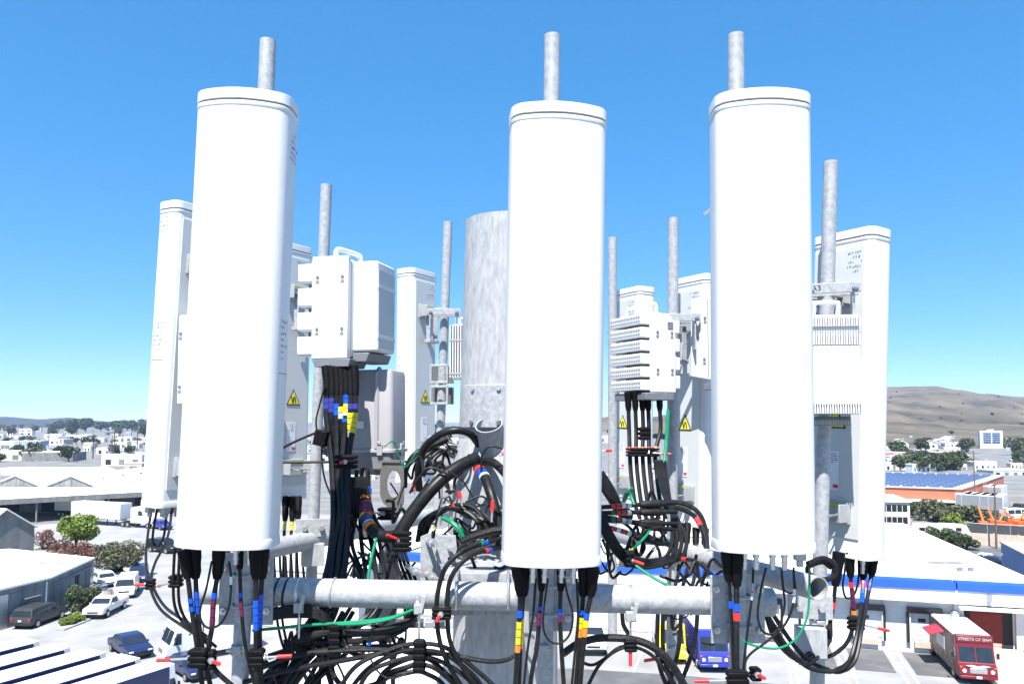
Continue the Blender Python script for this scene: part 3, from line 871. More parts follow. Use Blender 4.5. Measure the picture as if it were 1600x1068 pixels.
cable('thin looped cable between the boots under the far right antenna', [(1341, 868), (1341, 905), (1334, 929), (1322, 933), (1317, 915), (1320, 890), (1322, 868)], r=0.0065, group=GE, Y=q)
for i, (dx, dy, lab) in enumerate(((0, 0, 'upper'), (6, 10, 'middle'), (14, 18, 'lower'))):
    cable('black cable sagging below the right antenna toward the far right pipe, %s of three' % lab, [(1196 + dx, 958 + dy, 4.1), (1207 + dx, 990 + dy * .6, 4.1), (1228 + dx, 1018 + dy * .4, 4.15), (1248 + dx, 1030 + dy * .4, 4.2), (1262 + dx, 1022 + dy * .3, 4.3), (1282 + dx, 1000, 4.4), (1296, 975, 4.5)], r=.0115, group='sagging cables right of the right mount pipe')
cable('coiled black cable tucked under the right antenna beside the open pipe end', [(1262, 880, 4.35), (1285, 872, 4.4), (1303, 880, 4.4), (1305, 897, 4.4), (1288, 905, 4.4), (1266, 898, 4.4), (1264, 884, 4.4), (1285, 877, 4.42), (1299, 886, 4.42)], r=.016, group='sagging cables right of the right mount pipe')

# bundle under the white radio
GF = 'black bundle below the white radio units'
spec = [(509, 'b', 622), (517, 'b', 622), (525, 'b', 628), (532, 'y', 632), (539, 'b', 612), (546, 'y', 640), (553, 'y', 640)]
labs = ['leftmost cable of the black bundle under the white radio', 'second cable of the black bundle under the white radio, dark blue bands', 'third cable of the black bundle under the white radio, dark blue bands',
        'cable with one yellow band in the black bundle under the white radio', 'cable with blue, yellow and white bands in the middle of the black bundle', 'cable with four olive yellow bands in the black bundle',
        'rightmost cable of the black bundle with yellow and grey bands']
for i, ((x, c_, ty), lab) in enumerate(zip(spec, labs)):
    k = i - 3
    tp = {0: [(ty, ty + 18, 'p')], 1: [(ty, ty + 20, 'p')], 2: [(ty, ty + 20, 'b')], 3: [(ty, ty + 12, 'y'), (ty + 13, ty + 20, 'a')], 4: [(ty, ty + 18, 'b'), (ty + 19, ty + 29, 'y'), (ty + 30, ty + 38, 'w'), (ty + 39, ty + 47, 'b')],
          5: [(ty - 10, ty, 'p'), (ty + 1, ty + 30, 'y'), (ty + 31, ty + 38, 'a')], 6: [(ty - 10, ty, 'p'), (ty + 1, ty + 34, 'y')]}[i]
    cable(lab, [(x, 572, 5.12), (x + 2, 600, 5.1), (x + 1, 650, 5.05), (531 + k * 4.4, 720, 4.95 + .07 * (i % 2)), (533 + k * 4.0 + (i % 3), 800, 4.8 + .08 * (i % 2)), (529 + k * 4.2 - (i % 3) * 2, 860, 4.55 + .09 * (i % 2)), (521 + k * 4.6 + (i % 2) * 3, 905, 4.4 + .08 * (i % 2)), (506 + k * 5, 960, 4.25 + .08 * (i % 2)), (474 + k * 6 - (i % 3) * 4, 1005, 4.2), (446 + k * 7 + (i % 2) * 8, 1045, 4.1), (415 + k * 9, 1085, 4.05)],
          r=0.0195, tapes=tp, boot=(.2, .030, .022), group=GF)
for i in range(7):
    x = 548 + i * 8
    J = lambda s: random.Random(i * 17 + s).uniform(-9, 9)
    cable('black cable fanning down behind the front pipe below the cabinet, %s from the left' % ORD[i], [(548 + i * 3.5, 745, 4.95), (552 + i * 5, 800, 4.9), (x + J(1), 850, 4.75), (x + 8 + i * 2 + J(2), 905, 4.5 + J(6) * .02), (x + 2 + J(3) * 2, 960, 4.35), (x - 26 - i * 4 + J(4) * 3, 1005, 4.3), (x - 60 - i * 8 + J(5) * 4, 1085, 4.2)], r=0.011 + .0012 * (i % 4), group='cables fanning below the grey cabinet')
cable('thin wire from the left into the black splice block beside the bundle', [(428, 707, 5.0), (460, 690, 5.0), (495, 675, 5.0)], r=0.008, group='thin wires beside the black bundle')
cable('thin straight wire running level from the left into the bundle clamp', [(428, 722, 4.95), (470, 722, 4.95), (520, 721, 4.95)], r=0.008, group='thin wires beside the black bundle')
cable('thin wire curving from the radio down to the splice block', [(508, 600, 5.05), (500, 630, 5.05), (494, 655, 5.02), (495, 672, 5.0)], r=0.006, group='thin wires beside the black bundle')
cable('thin wire dropping from the splice block behind the bundle', [(503, 690, 5.0), (503, 720, 5.0), (508, 750, 5.0), (520, 780, 5.0)], r=0.006, group='thin wires beside the black bundle')
t = thing('splice_block', 'small black splice block on thin wires left of the bundle', 'splice block', frame(at(500, 697, 5.0), V((-.2, -.98, 0))))
MB().box((0, 0, 0.055), (0.085, 0.07, 0.10), Matrix.Rotation(R(12), 4, 'Y')).build('block', 'boot', t, bevel=0.006)
for k in range(4):
    MB().box((0.045, -0.02, 0.02 + k * 0.022), (0.012, 0.03, 0.010)).build('tooth', 'boot', t)

# trunk cables around the monopole
GT = 'thick trunk cables by the monopole'
cable('trunk cable with blue, orange and maroon bands curving under the grey cabinet', [(570, 735, 5.1), (571, 765, 5.0), (570, 790, 4.9), (573, 812, 4.8), (585, 830, 4.7), (603, 838, 4.65), (625, 835, 4.6)], r=0.036, n=14,
      tapes=[('t', .20, .27, 'b'), ('t', .275, .335, 'o'), ('t', .36, .50, 'm'), ('t', .505, .53, 'y'), ('t', .54, .60, 'p'), ('t', .61, .64, 'a'), ('t', .65, .69, 'o')], group=GT)
cable('thinner cable with yellow bands hanging beside the banded trunk cable', [(557, 735, 5.12), (556, 765, 5.05), (553, 795, 5.0), (552, 830, 4.9)], r=0.014, tapes=[(762, 770, 'y'), (771, 778, 'a'), (779, 788, 'b')], group=GT)
cable('fat black trunk cable slanting up to the monopole skirt', [(622, 838, 4.55), (645, 800, 4.58), (678, 760, 4.62), (712, 732, 4.7), (745, 715, 4.8)], r=0.040, n=14, group=GT)
cable('thick black cable arching into the monopole cable port', [(655, 765, 4.95), (654, 735, 4.9), (662, 702, 4.85), (685, 680, 4.8), (712, 672, 4.78), (735, 678, 4.82), (752, 700, 4.95)], r=0.024, n=14, group=GT)
cable('second black cable curving behind the arching trunk cable', [(632, 760, 5.2), (634, 735, 5.15), (645, 716, 5.1), (668, 700, 5.1), (700, 685, 5.1)], r=0.020, n=12, group=GT)
cable('black cable with red, blue and white bands beside the middle antenna', [(746, 731, 4.72), (757, 745, 4.6), (766, 768, 4.5), (774, 795, 4.45), (782, 822, 4.42)], r=0.030, n=12, tapes=[('t', .06, .14, 'r'), ('t', .16, .26, 'b'), ('t', .27, .31, 'w')], group=GT)
cable('black cable coming out from behind the middle antenna at the monopole', [(752, 720, 4.85), (770, 722, 4.75), (790, 740, 4.65), (810, 765, 4.6)], r=0.026, n=12, group=GT)
for i in range(5):
    cable('black cable arching over the stand-off bracket, %s from the left' % ORD[i], [(652 + i * 3, 845 - i * 2, 4.7 + .05 * (i % 2)), (660 + i * 5, 815 - i * 3 + 6 * (i % 2), 4.65), (688 + i * 7, 797 - i * 2.2, 4.6 + .06 * (i % 3)), (718 + i * 7, 795 - i * 1 + 7 * (i % 3), 4.55), (744 + i * 5, 812 + 4 * (i % 2), 4.5), (752 + i * 7, 842, 4.48 + .05 * (i % 2))], r=0.0135, group='arching cables over the stand-off bracket')
for i, tt in enumerate((('b', 'g'), ('b', 'r'))):
    cable('thick jumper looping down before the front pipe, %s bands' % ('blue and green' if i == 0 else 'blue and red'), [(795, 838 + i * 15, 4.3), (765 + i * 6, 846 + i * 12, 4.1), (728 + i * 10, 858 + i * 8, 3.95), (699 + i * 14, 882 + i * 6, 3.9), (686 + i * 15, 915, 3.9), (682 + i * 17, 955, 3.9), (687 + i * 16, 1000, 3.9), (702 + i * 20, 1040, 3.92), (730 + i * 25, 1085, 3.95)],
          r=0.0125, tapes=[('t', .20, .225, tt[0]), ('t', .228, .25, tt[1])], group='thick jumpers before the front pipe')
for i, (dx, dy) in enumerate(((0, 0), (8, 5))):
    cable('ribbed connector hose lying above the stand-off channel, %s of two' % ('upper' if i == 0 else 'lower'), [(722 + dx, 845 + dy * 4, 4.25), (745 + dx, 836 + dy * 4, 4.22), (775 + dx, 828 + dy * 4, 4.2), (800 + dx, 826 + dy * 4, 4.2)], r=0.021, m='corr', group='connector hoses behind the middle antenna')
for k, (pts_, r_, l_) in enumerate((
        ([(700, 735), (722, 750), (735, 770), (745, 785), (756, 790)], .005, 'thin grey wire dangling over the monopole skirt'),
        ([(786, 700), (765, 697), (753, 712), (752, 735)], .007, 'thin looped wire at the monopole port with red cap'),
        ([(640, 770), (655, 745), (672, 730), (700, 740)], .007, 'thin dark wire left of the monopole skirt'))):
    cable(l_, [(a, bb, 4.6) for a, bb in pts_], r=r_, group='thin wires at the monopole')
# tangle of pale connectors left of the monopole
gq = random.Random(5)
for k in range(9):
    x, y = gq.uniform(672, 705), gq.uniform(690, 735)
    cable('pale jumper in the tangle left of the monopole', [(x - 18, y + gq.uniform(-4, 10), 5.4), (x - 4, y + gq.uniform(-10, 4), 5.3), (x + 14, y + gq.uniform(-6, 12), 5.35), (x + 26, y + 14, 5.4)], r=0.011, m='alu' if k % 2 else 'steel', group='pale jumpers left of the monopole')
for k in range(5):
    x, y = gq.uniform(640, 690), gq.uniform(700, 750)
    cable('black jumper in the tangle left of the monopole', [(x - 12, y + 26, 5.3), (x - 2, y, 5.25), (x + 18, y - 14, 5.3), (x + 34, y - 4, 5.4)], r=0.013, group='black jumpers left of the monopole')

# below the front pipe, left of the middle
GU = 'cables slung below the front pipe'
for i in range(5):
    cable('black cable strapped under the left half of the front pipe, %s from the top' % ORD[i], [(418, 955 + i * 3, 3.98), (450, 948 + i * 3.5, 3.98), (480 + i * 3, 947 + i * 4, 3.97), (505 + i * 2, 958 + i * 5, 3.97), (520, 975 + i * 3, 4.0)], r=0.0115, group='cables strapped under the left half of the front pipe')
cable('thick black hose sagging in a flat U below the front pipe', [(655, 945, 4.1), (640, 968, 4.05), (605, 983, 4.0), (560, 988, 3.98), (510, 988, 3.98), (475, 996, 3.98), (462, 1003, 4.0), (480, 1004, 4.05), (540, 1000, 4.1)], r=0.021, group=GU)
cable('second hose just under the sagging thick hose', [(650, 962, 4.15), (625, 985, 4.12), (580, 998, 4.1), (530, 1003, 4.1), (470, 1010, 4.1), (420, 1025, 4.1)], r=0.017, group=GU)
cable('ribbed silver-grey cable crossing level below the front pipe', [(470, 1020, 3.95), (530, 1016, 3.93), (590, 1014, 3.92), (650, 1018, 3.92), (700, 1022, 3.93), (760, 1032, 3.95), (790, 1030, 3.98), (812, 1018, 4.0)], r=0.0125, m='corr', group=GU)
cable('smooth cable rising from lower left to the hanger below the front pipe', [(380, 1066, 3.9), (425, 1052, 3.9), (475, 1041, 3.9), (530, 1032, 3.9), (585, 1022, 3.9), (610, 1018, 3.9)], r=0.013, group=GU)
cable('black cable from the left clamp rising right below the front pipe', [(390, 1050, 3.85), (420, 1038, 3.85), (450, 1027, 3.9), (500, 1016, 3.95), (560, 1010, 4.0), (640, 1008, 4.05)], r=0.0125, group=GU)
for i in range(3):
    cable('black cable hanging from the front pipe to lower left, %s of three' % ORD[i], [(520 + i * 16, 955, 4.1), (505 + i * 14, 985, 4.1), (480 + i * 12, 1020, 4.05), (455 + i * 10, 1050, 4.0), (435 + i * 8, 1085, 4.0)], r=0.012, group='cables hanging from the left half of the front pipe')
for i in range(2):
    cable('thin cable dropping straight behind the left mount plate, %s of two' % ORD[i], [(432 + i * 8, 960, 4.15), (436 + i * 8, 985, 4.15), (443 + i * 8, 1010, 4.1), (456 + i * 8, 1030, 4.1)], r=0.007, group='thin cables by the left mount plate')
for i in range(6):
    w = 30 + i * 13 + (i % 2) * 6
    h_ = 16 + i * 7.5 + (i % 3) * 3
    J = lambda s: random.Random(i * 31 + s).uniform(-9, 9)
    lab = ['innermost arc of the cable hoop at the bottom left of the middle antenna', 'second arc of the cable hoop below the front pipe', 'third arc of the cable hoop below the front pipe', 'fourth arc of the cable hoop below the front pipe',
           'fifth arc of the cable hoop below the front pipe', 'outermost arc of the cable hoop below the front pipe'][i]
    cable(lab, [(650 - w * 1.25 - J(1), 1085, 3.95), (650 - w * .9 - J(2), 1066 - h_ * .45, 3.93 + J(7) * .006), (650 - w * .35, 1066 - h_ * .92 + J(3) * .3, 3.9), (655, 1064 - h_, 3.9), (655 + w * .45 + J(4) * .5, 1066 - h_ * .9, 3.92 + J(8) * .006), (655 + w * 1.0 + J(5), 1068 - h_ * .3, 3.95), (655 + w * 1.3 + J(6) * 2, 1085, 3.97)], r=0.0118, m='corr' if i % 2 else 'rubber', group='arcs of the cable hoop below the front pipe')
cable('black cable sagging into a U left of the cable hoop', [(517, 1030, 4.0), (522, 1055, 3.98), (540, 1072, 3.96), (580, 1070, 3.95), (610, 1055, 3.94), (640, 1040, 3.93), (660, 1036, 3.92)], r=0.0135, group=GU)
cable('thin pale wire curling below the front pipe hanger', [(578, 1027, 3.88), (588, 1045, 3.88), (602, 1057, 3.88), (618, 1058, 3.88), (640, 1050, 3.9)], r=0.005, m='corr', group=GU)
cable('green earth cable crossing low behind the left mount plate', [(395, 984, 4.02), (430, 981, 4.0), (480, 976, 3.97), (540, 972, 3.96), (600, 966, 3.97), (640, 955, 4.0), (655, 945, 4.05)], r=0.008, m='green', group='green earth cables')
cable('bright green earth cable below the front pipe', [(528, 975, 3.94), (570, 973, 3.93), (610, 966, 3.95), (645, 952, 4.0)], r=0.008, m='green', group='green earth cables')
cable('green earth cable dropping behind the front pipe under the cabinet', [(588, 840, 4.6), (582, 865, 4.55), (577, 890, 4.5), (575, 912, 4.45)], r=0.009, m='green', group='green earth cables')
cable('green cable peeping out under the arching black cables', [(690, 808, 4.5), (705, 815, 4.5), (716, 825, 4.48), (724, 840, 4.48)], r=0.014, m='green', group='green earth cables')

# right of the middle antenna
GR = 'cables right of the middle antenna'
for i, (x, tp) in enumerate(((981, 'r'), (992, 'r'), (1003, 'o'), (1012, 'r'), (1030, 'o'))):
    lab = ['leftmost cable with boot under the ribbed radio', 'second cable with boot under the ribbed radio', 'middle cable with orange band under the ribbed radio', 'fourth cable under the ribbed radio crossing the others', 'rightmost cable with boot under the ribbed radio'][i]
    cx = 984 + i * 10
    cable(lab, [(x, 612, 5.75), (x + 1, 640, 5.75), (x + (2 if i < 4 else 2), 672, 5.72), (cx, 706, 5.65), (cx + 2, 740, 5.6), (cx + 8, 785, 5.5), (cx + 16, 810, 5.45)], r=0.0155, boot=(.14, .028, .018), tapes=[('t', .44, .475, tp)], group='cables under the ribbed radio')
cable('green earth cable running down beside the ribbed radio cables', [(1044, 640, 5.6), (1041, 690, 5.55), (1037, 740, 5.45), (1042, 780, 5.3), (1052, 810, 5.2), (1056, 835, 5.1), (1054, 860, 5.05)], r=0.013, m='green', group='green earth cables')
cable('green earth cable slanting below the loops right of the middle antenna', [(955, 850, 4.7), (990, 880, 4.6), (1015, 898, 4.55), (1040, 912, 4.5), (1070, 925, 4.5)], r=0.009, m='green', group='green earth cables')
for i in range(4):
    lab = ['outermost big cable loop right of the middle antenna', 'second big cable loop right of the middle antenna', 'third big cable loop right of the middle antenna', 'innermost big cable loop right of the middle antenna'][i]
    cable(lab, [(1024 + i * 5, 720, 5.5), (1036 + i * 3, 770, 5.2), (1056 - i * 2, 805, 5.0), (1072 - i * 7, 840, 4.85), (1066 - i * 8, 868, 4.75), (1040 - i * 5, 880 - i * 2, 4.65), (1005, 886 - i * 4, 4.6), (975, 876 - i * 5, 4.6), (952, 850 - i * 8, 4.6), (935, 815 - i * 8, 4.65)], r=0.0125, group='big loops right of the middle antenna')
cable('cable sloping from the loop clamp to the right mount plate with red band', [(1060, 872, 4.7), (1085, 876, 4.5), (1105, 890, 4.3), (1122, 910, 4.15)], r=0.012, tapes=[('t', .10, .2, 'r')], group=GR)
cable('cable with red bands arching right below the ribbed radio', [(1000, 797, 5.4), (1050, 792, 5.3), (1080, 802, 5.2), (1095, 822, 5.1), (1103, 850, 5.0), (1106, 880, 4.9)], r=0.017, tapes=[('t', .55, .64, 'r')], group=GR)
cable('second cable arching right just above the red-banded one', [(1000, 787, 5.45), (1055, 784, 5.4), (1088, 797, 5.3), (1102, 825, 5.2), (1105, 860, 5.1)], r=0.017, group=GR)
for i, (y0, y1, tp) in enumerate(((792, 785, 'rrww'), (801, 799, 'grrw'), (806, 828, 'grwa'), (820, 852, 'rwrw'), (812, 818, 'gmaa'))):
    lab = ['top tape-banded connector cable right of the middle antenna', 'connector cable with green, red and white bands right of the middle antenna', 'slanting connector cable with red and white bands right of the middle antenna',
           'lowest slanting connector cable with red and white bands', 'connector cable with a dull maroon band right of the middle antenna'][i]
    x0 = 938
    cable(lab, [(x0, y0, 4.75), (x0 + 35, y0 + (y1 - y0) * .3, 4.8), (x0 + 75, y0 + (y1 - y0) * .7, 4.85), (x0 + 120, y1, 4.9)], r=0.014, tapes=[('t', .13 + k * .07, .19 + k * .07, c_) for k, c_ in enumerate(tp)], group='banded connector cables right of the middle antenna')
    MB_ = MB().tube([at(x0 + 62, y0 + (y1 - y0) * .55, 4.83), at(x0 + 72, y0 + (y1 - y0) * .66, 4.84), at(x0 + 92, y0 + (y1 - y0) * .82, 4.87), at(x0 + 100, y0 + (y1 - y0) * .88, 4.88)], 0.024, 12, rfun=lambda t: .018 if t in (0, 1) else .025)
    ob = MB_.build('shrink_sleeve', 'corr')
    tag(ob, 'black sleeve joint on the %s connector cable right of the middle antenna' % ['first', 'second', 'third', 'lowest', 'maroon-banded'][i], 'sleeve', 'sleeve joints right of the middle antenna')
for i in range(3):
    cable('black cable emerging steeply right of the middle antenna, %s from the top' % ORD[i], [(938, 738 + i * 8, 4.9), (955, 765 + i * 7, 4.9), (968, 790 + i * 5, 4.95), (985, 802 + i * 3, 5.0)], r=0.026, n=10, group='steep cables beside the middle antenna')
GV = 'cables below the right half of the front pipe'
cable('thick black hose arching below the right half of the front pipe', [(880, 1020, 3.75), (905, 1004, 3.8), (940, 996, 3.85), (985, 998, 3.85), (1018, 1009, 3.85), (1048, 1035, 3.85), (1078, 1085, 3.85)], r=0.019, group=GV, m='corr')
cable('black cable hooping from the lower middle to the hanger on the right', [(912, 1085, 3.85), (935, 1040, 3.85), (962, 1016, 3.83), (990, 1010, 3.83), (1020, 1024, 3.83), (1045, 1055, 3.83), (1060, 1085, 3.83)], r=0.009, group=GV)
cable('thin black cable curling left below the right half of the front pipe', [(905, 1032, 3.8), (925, 1038, 3.82), (945, 1028, 3.85), (965, 1012, 3.86), (990, 1006, 3.86)], r=0.008, group=GV)
for i, pts_ in enumerate(([(1028, 955), (1027, 1010), (1032, 1045), (1048, 1085)], [(1036, 955), (1036, 1010), (1043, 1045), (1062, 1085)], [(1064, 955), (1062, 1000), (1054, 1040), (1040, 1085)], [(1090, 955), (1086, 1000), (1076, 1035), (1056, 1085)], [(972, 955), (974, 975), (981, 988), (985, 1000)])):
    lab = ['black cable dropping left of the rear post below the front pipe', 'second black cable dropping left of the rear post', 'black cable dropping right of the rear post', 'black cable dropping beside the right mount plate', 'short black cable dropping behind the right hanger'][i]
    cable(lab, [(a, bb, 4.35) for a, bb in pts_], r=0.0125, group=GV)
cable('thin wire sagging under the front pipe near the right plate', [(1040, 958, 4.15), (1055, 966, 4.15), (1070, 964, 4.15), (1078, 957, 4.15)], r=0.004, group=GV)
for i, (x, y, yy) in enumerate(((1062, 818, 6.3), (1074, 818, 6.3), (1088, 820, 6.3), (1102, 822, 6.3))):
    cable('black booted cable under the rear antenna left of the right antenna, %s from left' % ORD[i], [(x, y, yy), (x - 1, y + 30, yy - .1), (x + 1, y + 60, yy - .3), (x - 8, y + 100, yy - .6), (x - 20, y + 128, yy - .8)], r=0.014, boot=(.2, .032, .02), group='cables under the rear antenna left of the right antenna')
for i, (x, y) in enumerate(((446, 776), (457, 776), (466, 776))):
    cable('black booted cable with yellow band under the half hidden antenna, %s from left' % ORD[i], [(x, y, 6.3), (x, y + 25, 6.25), (x - 2, y + 60, 6.2), (x - 3, y + 130, 6.0)], r=0.013, boot=(.2, .03, .018), tapes=[('t', .28, .4, 'y')], group='cables under the half hidden left antenna')
for i in range(6):
    x = 428 + i * 9
    cable('black cable hanging under the rear left pipe, %s from the left' % ORD[i], [(x, 868, 5.6), (x + 1, 890, 5.6), (x + 3, 915, 5.6), (x + 5, 960, 5.5)], r=0.010, group='cables under the rear left pipe')
for i in range(4):
    cable('thin black cable hanging right of the dark conduit, %s from the left' % ORD[i], [(615 + i * 5, 850, 4.8), (620 + i * 6, 880, 4.75), (630 + i * 7, 915, 4.7), (634 + i * 4, 980, 4.6)], r=0.010, group='cables right of the dark conduit')



# fine tangle of thin jumpers round the monopole, under the ribbed radio and below the front pipe
tq = random.Random(77)
for zone, (xa, xb, ya, yb, Ya, Yb), cnt, rr_ in (('left of the monopole skirt', (632, 740, 705, 800, 4.75, 5.3), 16, .0075), ('between the stand-off bracket and the middle antenna', (690, 800, 780, 880, 4.3, 4.7), 16, .0075),
                                                 ('right of the middle antenna', (940, 1075, 775, 885, 4.7, 5.4), 18, .0075), ('below the left half of the front pipe', (430, 640, 960, 1060, 3.95, 4.35), 20, .0075),
                                                 ('below the grey cabinet', (540, 650, 800, 900, 4.5, 5.0), 12, .0075), ('behind the right mount plate', (1040, 1130, 880, 990, 4.3, 5.2), 9, .007)):
    for k in range(cnt):
        x, y, Yd = tq.uniform(xa, xb), tq.uniform(ya, yb), tq.uniform(Ya, Yb)
        w, a = tq.uniform(18, 48), tq.uniform(-1.2, 1.2)
        pts_ = []
        for j in range(5):
            t_ = j / 4 - .5
            pts_.append((x + math.cos(a) * w * t_ * 1.6 + tq.uniform(-7, 7), y + math.sin(a) * w * t_ * 1.6 + (1 - 4 * t_ * t_) * tq.choice((-16, 14, 22)) + tq.uniform(-4, 4), Yd + tq.uniform(-.06, .06)))
        m_ = tq.choice(['rubber', 'rubber', 'rubber', 'corr', 'rubber', 'green' if tq.random() < .3 else 'rubber'])
        tp_ = [('t', .3, .36, tq.choice('rwyb'))] if tq.random() < .22 else []
        cable('thin jumper in the tangle ' + zone if m_ != 'green' else 'thin green wire in the tangle ' + zone, pts_, r=rr_ * tq.uniform(.7, 1.5), m=m_, tapes=tp_, group='tangle of thin jumpers ' + zone, n=6, sharp=8)

# ------------------------------------------------------------------ cable hangers: black block, steel rod, red cap
def hanger(label, px, py, Y, rod=None, w=0.06, h=0.075, teeth=3):
    p = at(px, py, Y)
    t = thing('cable_hanger', label, 'cable clamp', p, 'black cable hangers')
    for k in range(teeth):
        MB().box((0, 0, (k - (teeth - 1) / 2) * h / teeth), (w, 0.05, h / teeth * 0.72)).build('clamp_layer', 'boot', t, bevel=0.005)
    MB().box((0, 0.004, 0), (w * 0.72, 0.044, h * 0.98)).build('clamp_core', 'rubber', t)
    if rod:
        e = at(rod[0], rod[1], rod[2] if len(rod) > 2 else Y - 0.05) - p
        MB().cyl(e * 0.05, e, 0.0058, n=8).build('rod', 'steel', t)
        MB().cyl(e * 0.16, e * 0.16 + e.normalized() * 0.018, 0.015, n=6).build('nut', 'steel', t)
        d = e.normalized()
        MB().cyl(e - d * 0.055, e + d * 0.012, 0.0092, 0.0085, n=10).build('red_cap', 'red', t)
    return t


hanger('black cable hanger with red-capped rod pointing left under the left antenna', 310, 1027, 3.58, (249, 1031, 3.6), w=.085, h=.085)
hanger('black cable hanger with a red cap pointing down by the left mount pipe', 326, 1030, 3.6, (341, 1036, 3.5), w=.06, h=.09)
hanger('black cable hanger with red-capped rod pointing right of the left mount pipe', 401, 1027, 3.6, (452, 1024, 3.6), w=.07, h=.085)
hanger('small black cable hanger with red cap at the left edge cables', 235, 912, 4.55, (214, 913, 4.55), w=.05, h=.06)
hanger('small black cable hanger right of the left edge cables', 275, 907, 3.78, (248, 915, 4.5), w=.06, h=.06)
hanger('black hanger with a red cap clamping the two thick jumpers', 690, 957, 3.86, (683, 968, 3.72), w=.095, h=.06)
hanger('black hanger in the middle of the radio cable bundle', 541, 721, 4.78, (533, 722, 4.62), w=.14, h=.09)
hanger('black hanger with red cap on the cables right of the far right pipe', 1337, 973, 4.55, (1386, 984, 4.55), w=.09, h=.075)
hanger('black hanger with red cap pointing down under the right half of the front pipe', 985, 1007, 3.82, (985, 1036, 3.8), w=.06, h=.06)
hanger('black hanger with red-capped rods at the foot of the right mount pipe', 1152, 1062, 3.58, (1089, 1063, 3.6), w=.1, h=.09)
hanger('small black hanger with red cap right of the right mount pipe foot', 1180, 1052, 3.7, (1193, 1058, 3.6), w=.05, h=.06)
hanger('wide black hanger across the cables under the ribbed radio', 1004, 706, 5.6, (1046, 709, 5.55), w=.24, h=.065)
hanger('small black hanger above the wide one under the ribbed radio', 1007, 677, 5.7, None, w=.09, h=.10)
hanger('black hanger with red cap on the big loops right of the middle antenna', 983, 873, 4.55, (1003, 880, 4.5), w=.06, h=.09)
hanger('black hanger on the cables left of the rear post below the front pipe', 1034, 1027, 4.3, (1010, 1031, 4.25), w=.07, h=.05)
hanger('black hanger stacked on the ribbed cables under the front pipe', 655, 1024, 3.88, None, w=.06, h=.16, teeth=5)
hanger('black hanger holding the thick sagging hose under the front pipe', 523, 1000, 3.95, None, w=.06, h=.17, teeth=5)
hanger('dark ring clamp gripping the fat trunk cable below the cabinet', 628, 845, 4.5, (607, 836, 4.45), w=.11, h=.12, teeth=4)
hanger('black hanger under the cabinet beside the banded trunk cable', 605, 802, 4.95, (572, 800, 4.8), w=.12, h=.08)
for i, (px, py, ex, ey, Y) in enumerate(((722, 790, 717, 768, 4.5), (768, 815, 770, 783, 4.35), (648, 772, 646, 757, 5.0), (700, 684, 697, 680, 5.2), (780, 712, 788, 707, 4.6), (935, 704, 955, 703, 5.8), (1118, 965, 1119, 975, 4.2))):
    a, e = at(px, py, Y), at(ex, ey, Y)
    t = thing('threaded_rod', ['red-capped rod standing over the arching black cables', 'red-capped rod beside the banded cable at the middle antenna', 'red-capped rod end left of the fat trunk cable', 'red cap in the pale tangle left of the monopole',
                               'red-capped rod end at the monopole cable port', 'red-capped rod end sticking out right of the middle antenna', 'red cap hanging under the pipe left of the right plate'][i], 'rod', a, 'red-capped rods')
    d = (e - a)
    MB().cyl((0, 0, 0), d, 0.0062, n=8).build('rod', 'steel', t)
    MB().cyl(d * 0.55, d * 1.05, 0.0125, 0.011, n=10).build('red_cap', 'red', t)

# pipe hangers on the front pipe (angle adapters with a strap round the pipe)
for lab, px, py in (('steel strap hanger on the left part of the front pipe', 468, 948), ('steel strap hanger in the middle of the front pipe', 655, 950), ('steel strap hanger on the right half of the front pipe', 985, 962)):
    p = at(px, py, 3.97)
    t = thing('strap_hanger', lab, 'pipe hanger', p, 'strap hangers on the front pipe')
    c = at(px, 925 + (px - 430) * 0.019, 4.05) - p
    pts = [c + V((0, math.cos(a) * 0.0755, math.sin(a) * 0.0755)) for a in [2 * math.pi * k / 24 for k in range(25)]]
    st = MB()
    st.loft([[q + V((sx * 0.008, 0, 0)) for q in pts] for sx in (-1, 1)], closed=False, caps=(False, False))
    st.build('strap', 'steel', t)
    MB().box((0, -0.005, 0.0), (0.05, 0.04, 0.05)).build('adapter', 'alu', t, bevel=0.004)
    MB().box((0.012, -0.028, 0.03), (0.02, 0.012, 0.09), Matrix.Rotation(R(14), 4, 'Y')).build('tongue', 'alu', t, bevel=0.002)
    MB().cyl((0, 0, -0.02), (0, 0, -0.16), 0.006, n=8).build('rod', 'steel', t)
for i, px in enumerate((434, 448, 466, 520)):
    c = at(px, 925, 4.05)
    pts = [c + V((0.01 * math.sin(a), math.cos(a) * 0.0755, math.sin(a) * 0.0755)) for a in [2 * math.pi * k / 20 for k in range(21)]]
    tag(MB().tube(pts, 0.0055 if i < 2 else 0.0045, 6).build('cable_tie', 'rubber' if i < 2 else 'steel'), ['black cable tie round the front pipe nearest the left plate', 'second black cable tie round the front pipe by the left plate', 'steel banding round the front pipe', 'thin steel banding round the front pipe further right'][i], 'cable tie', 'ties round the front pipe')
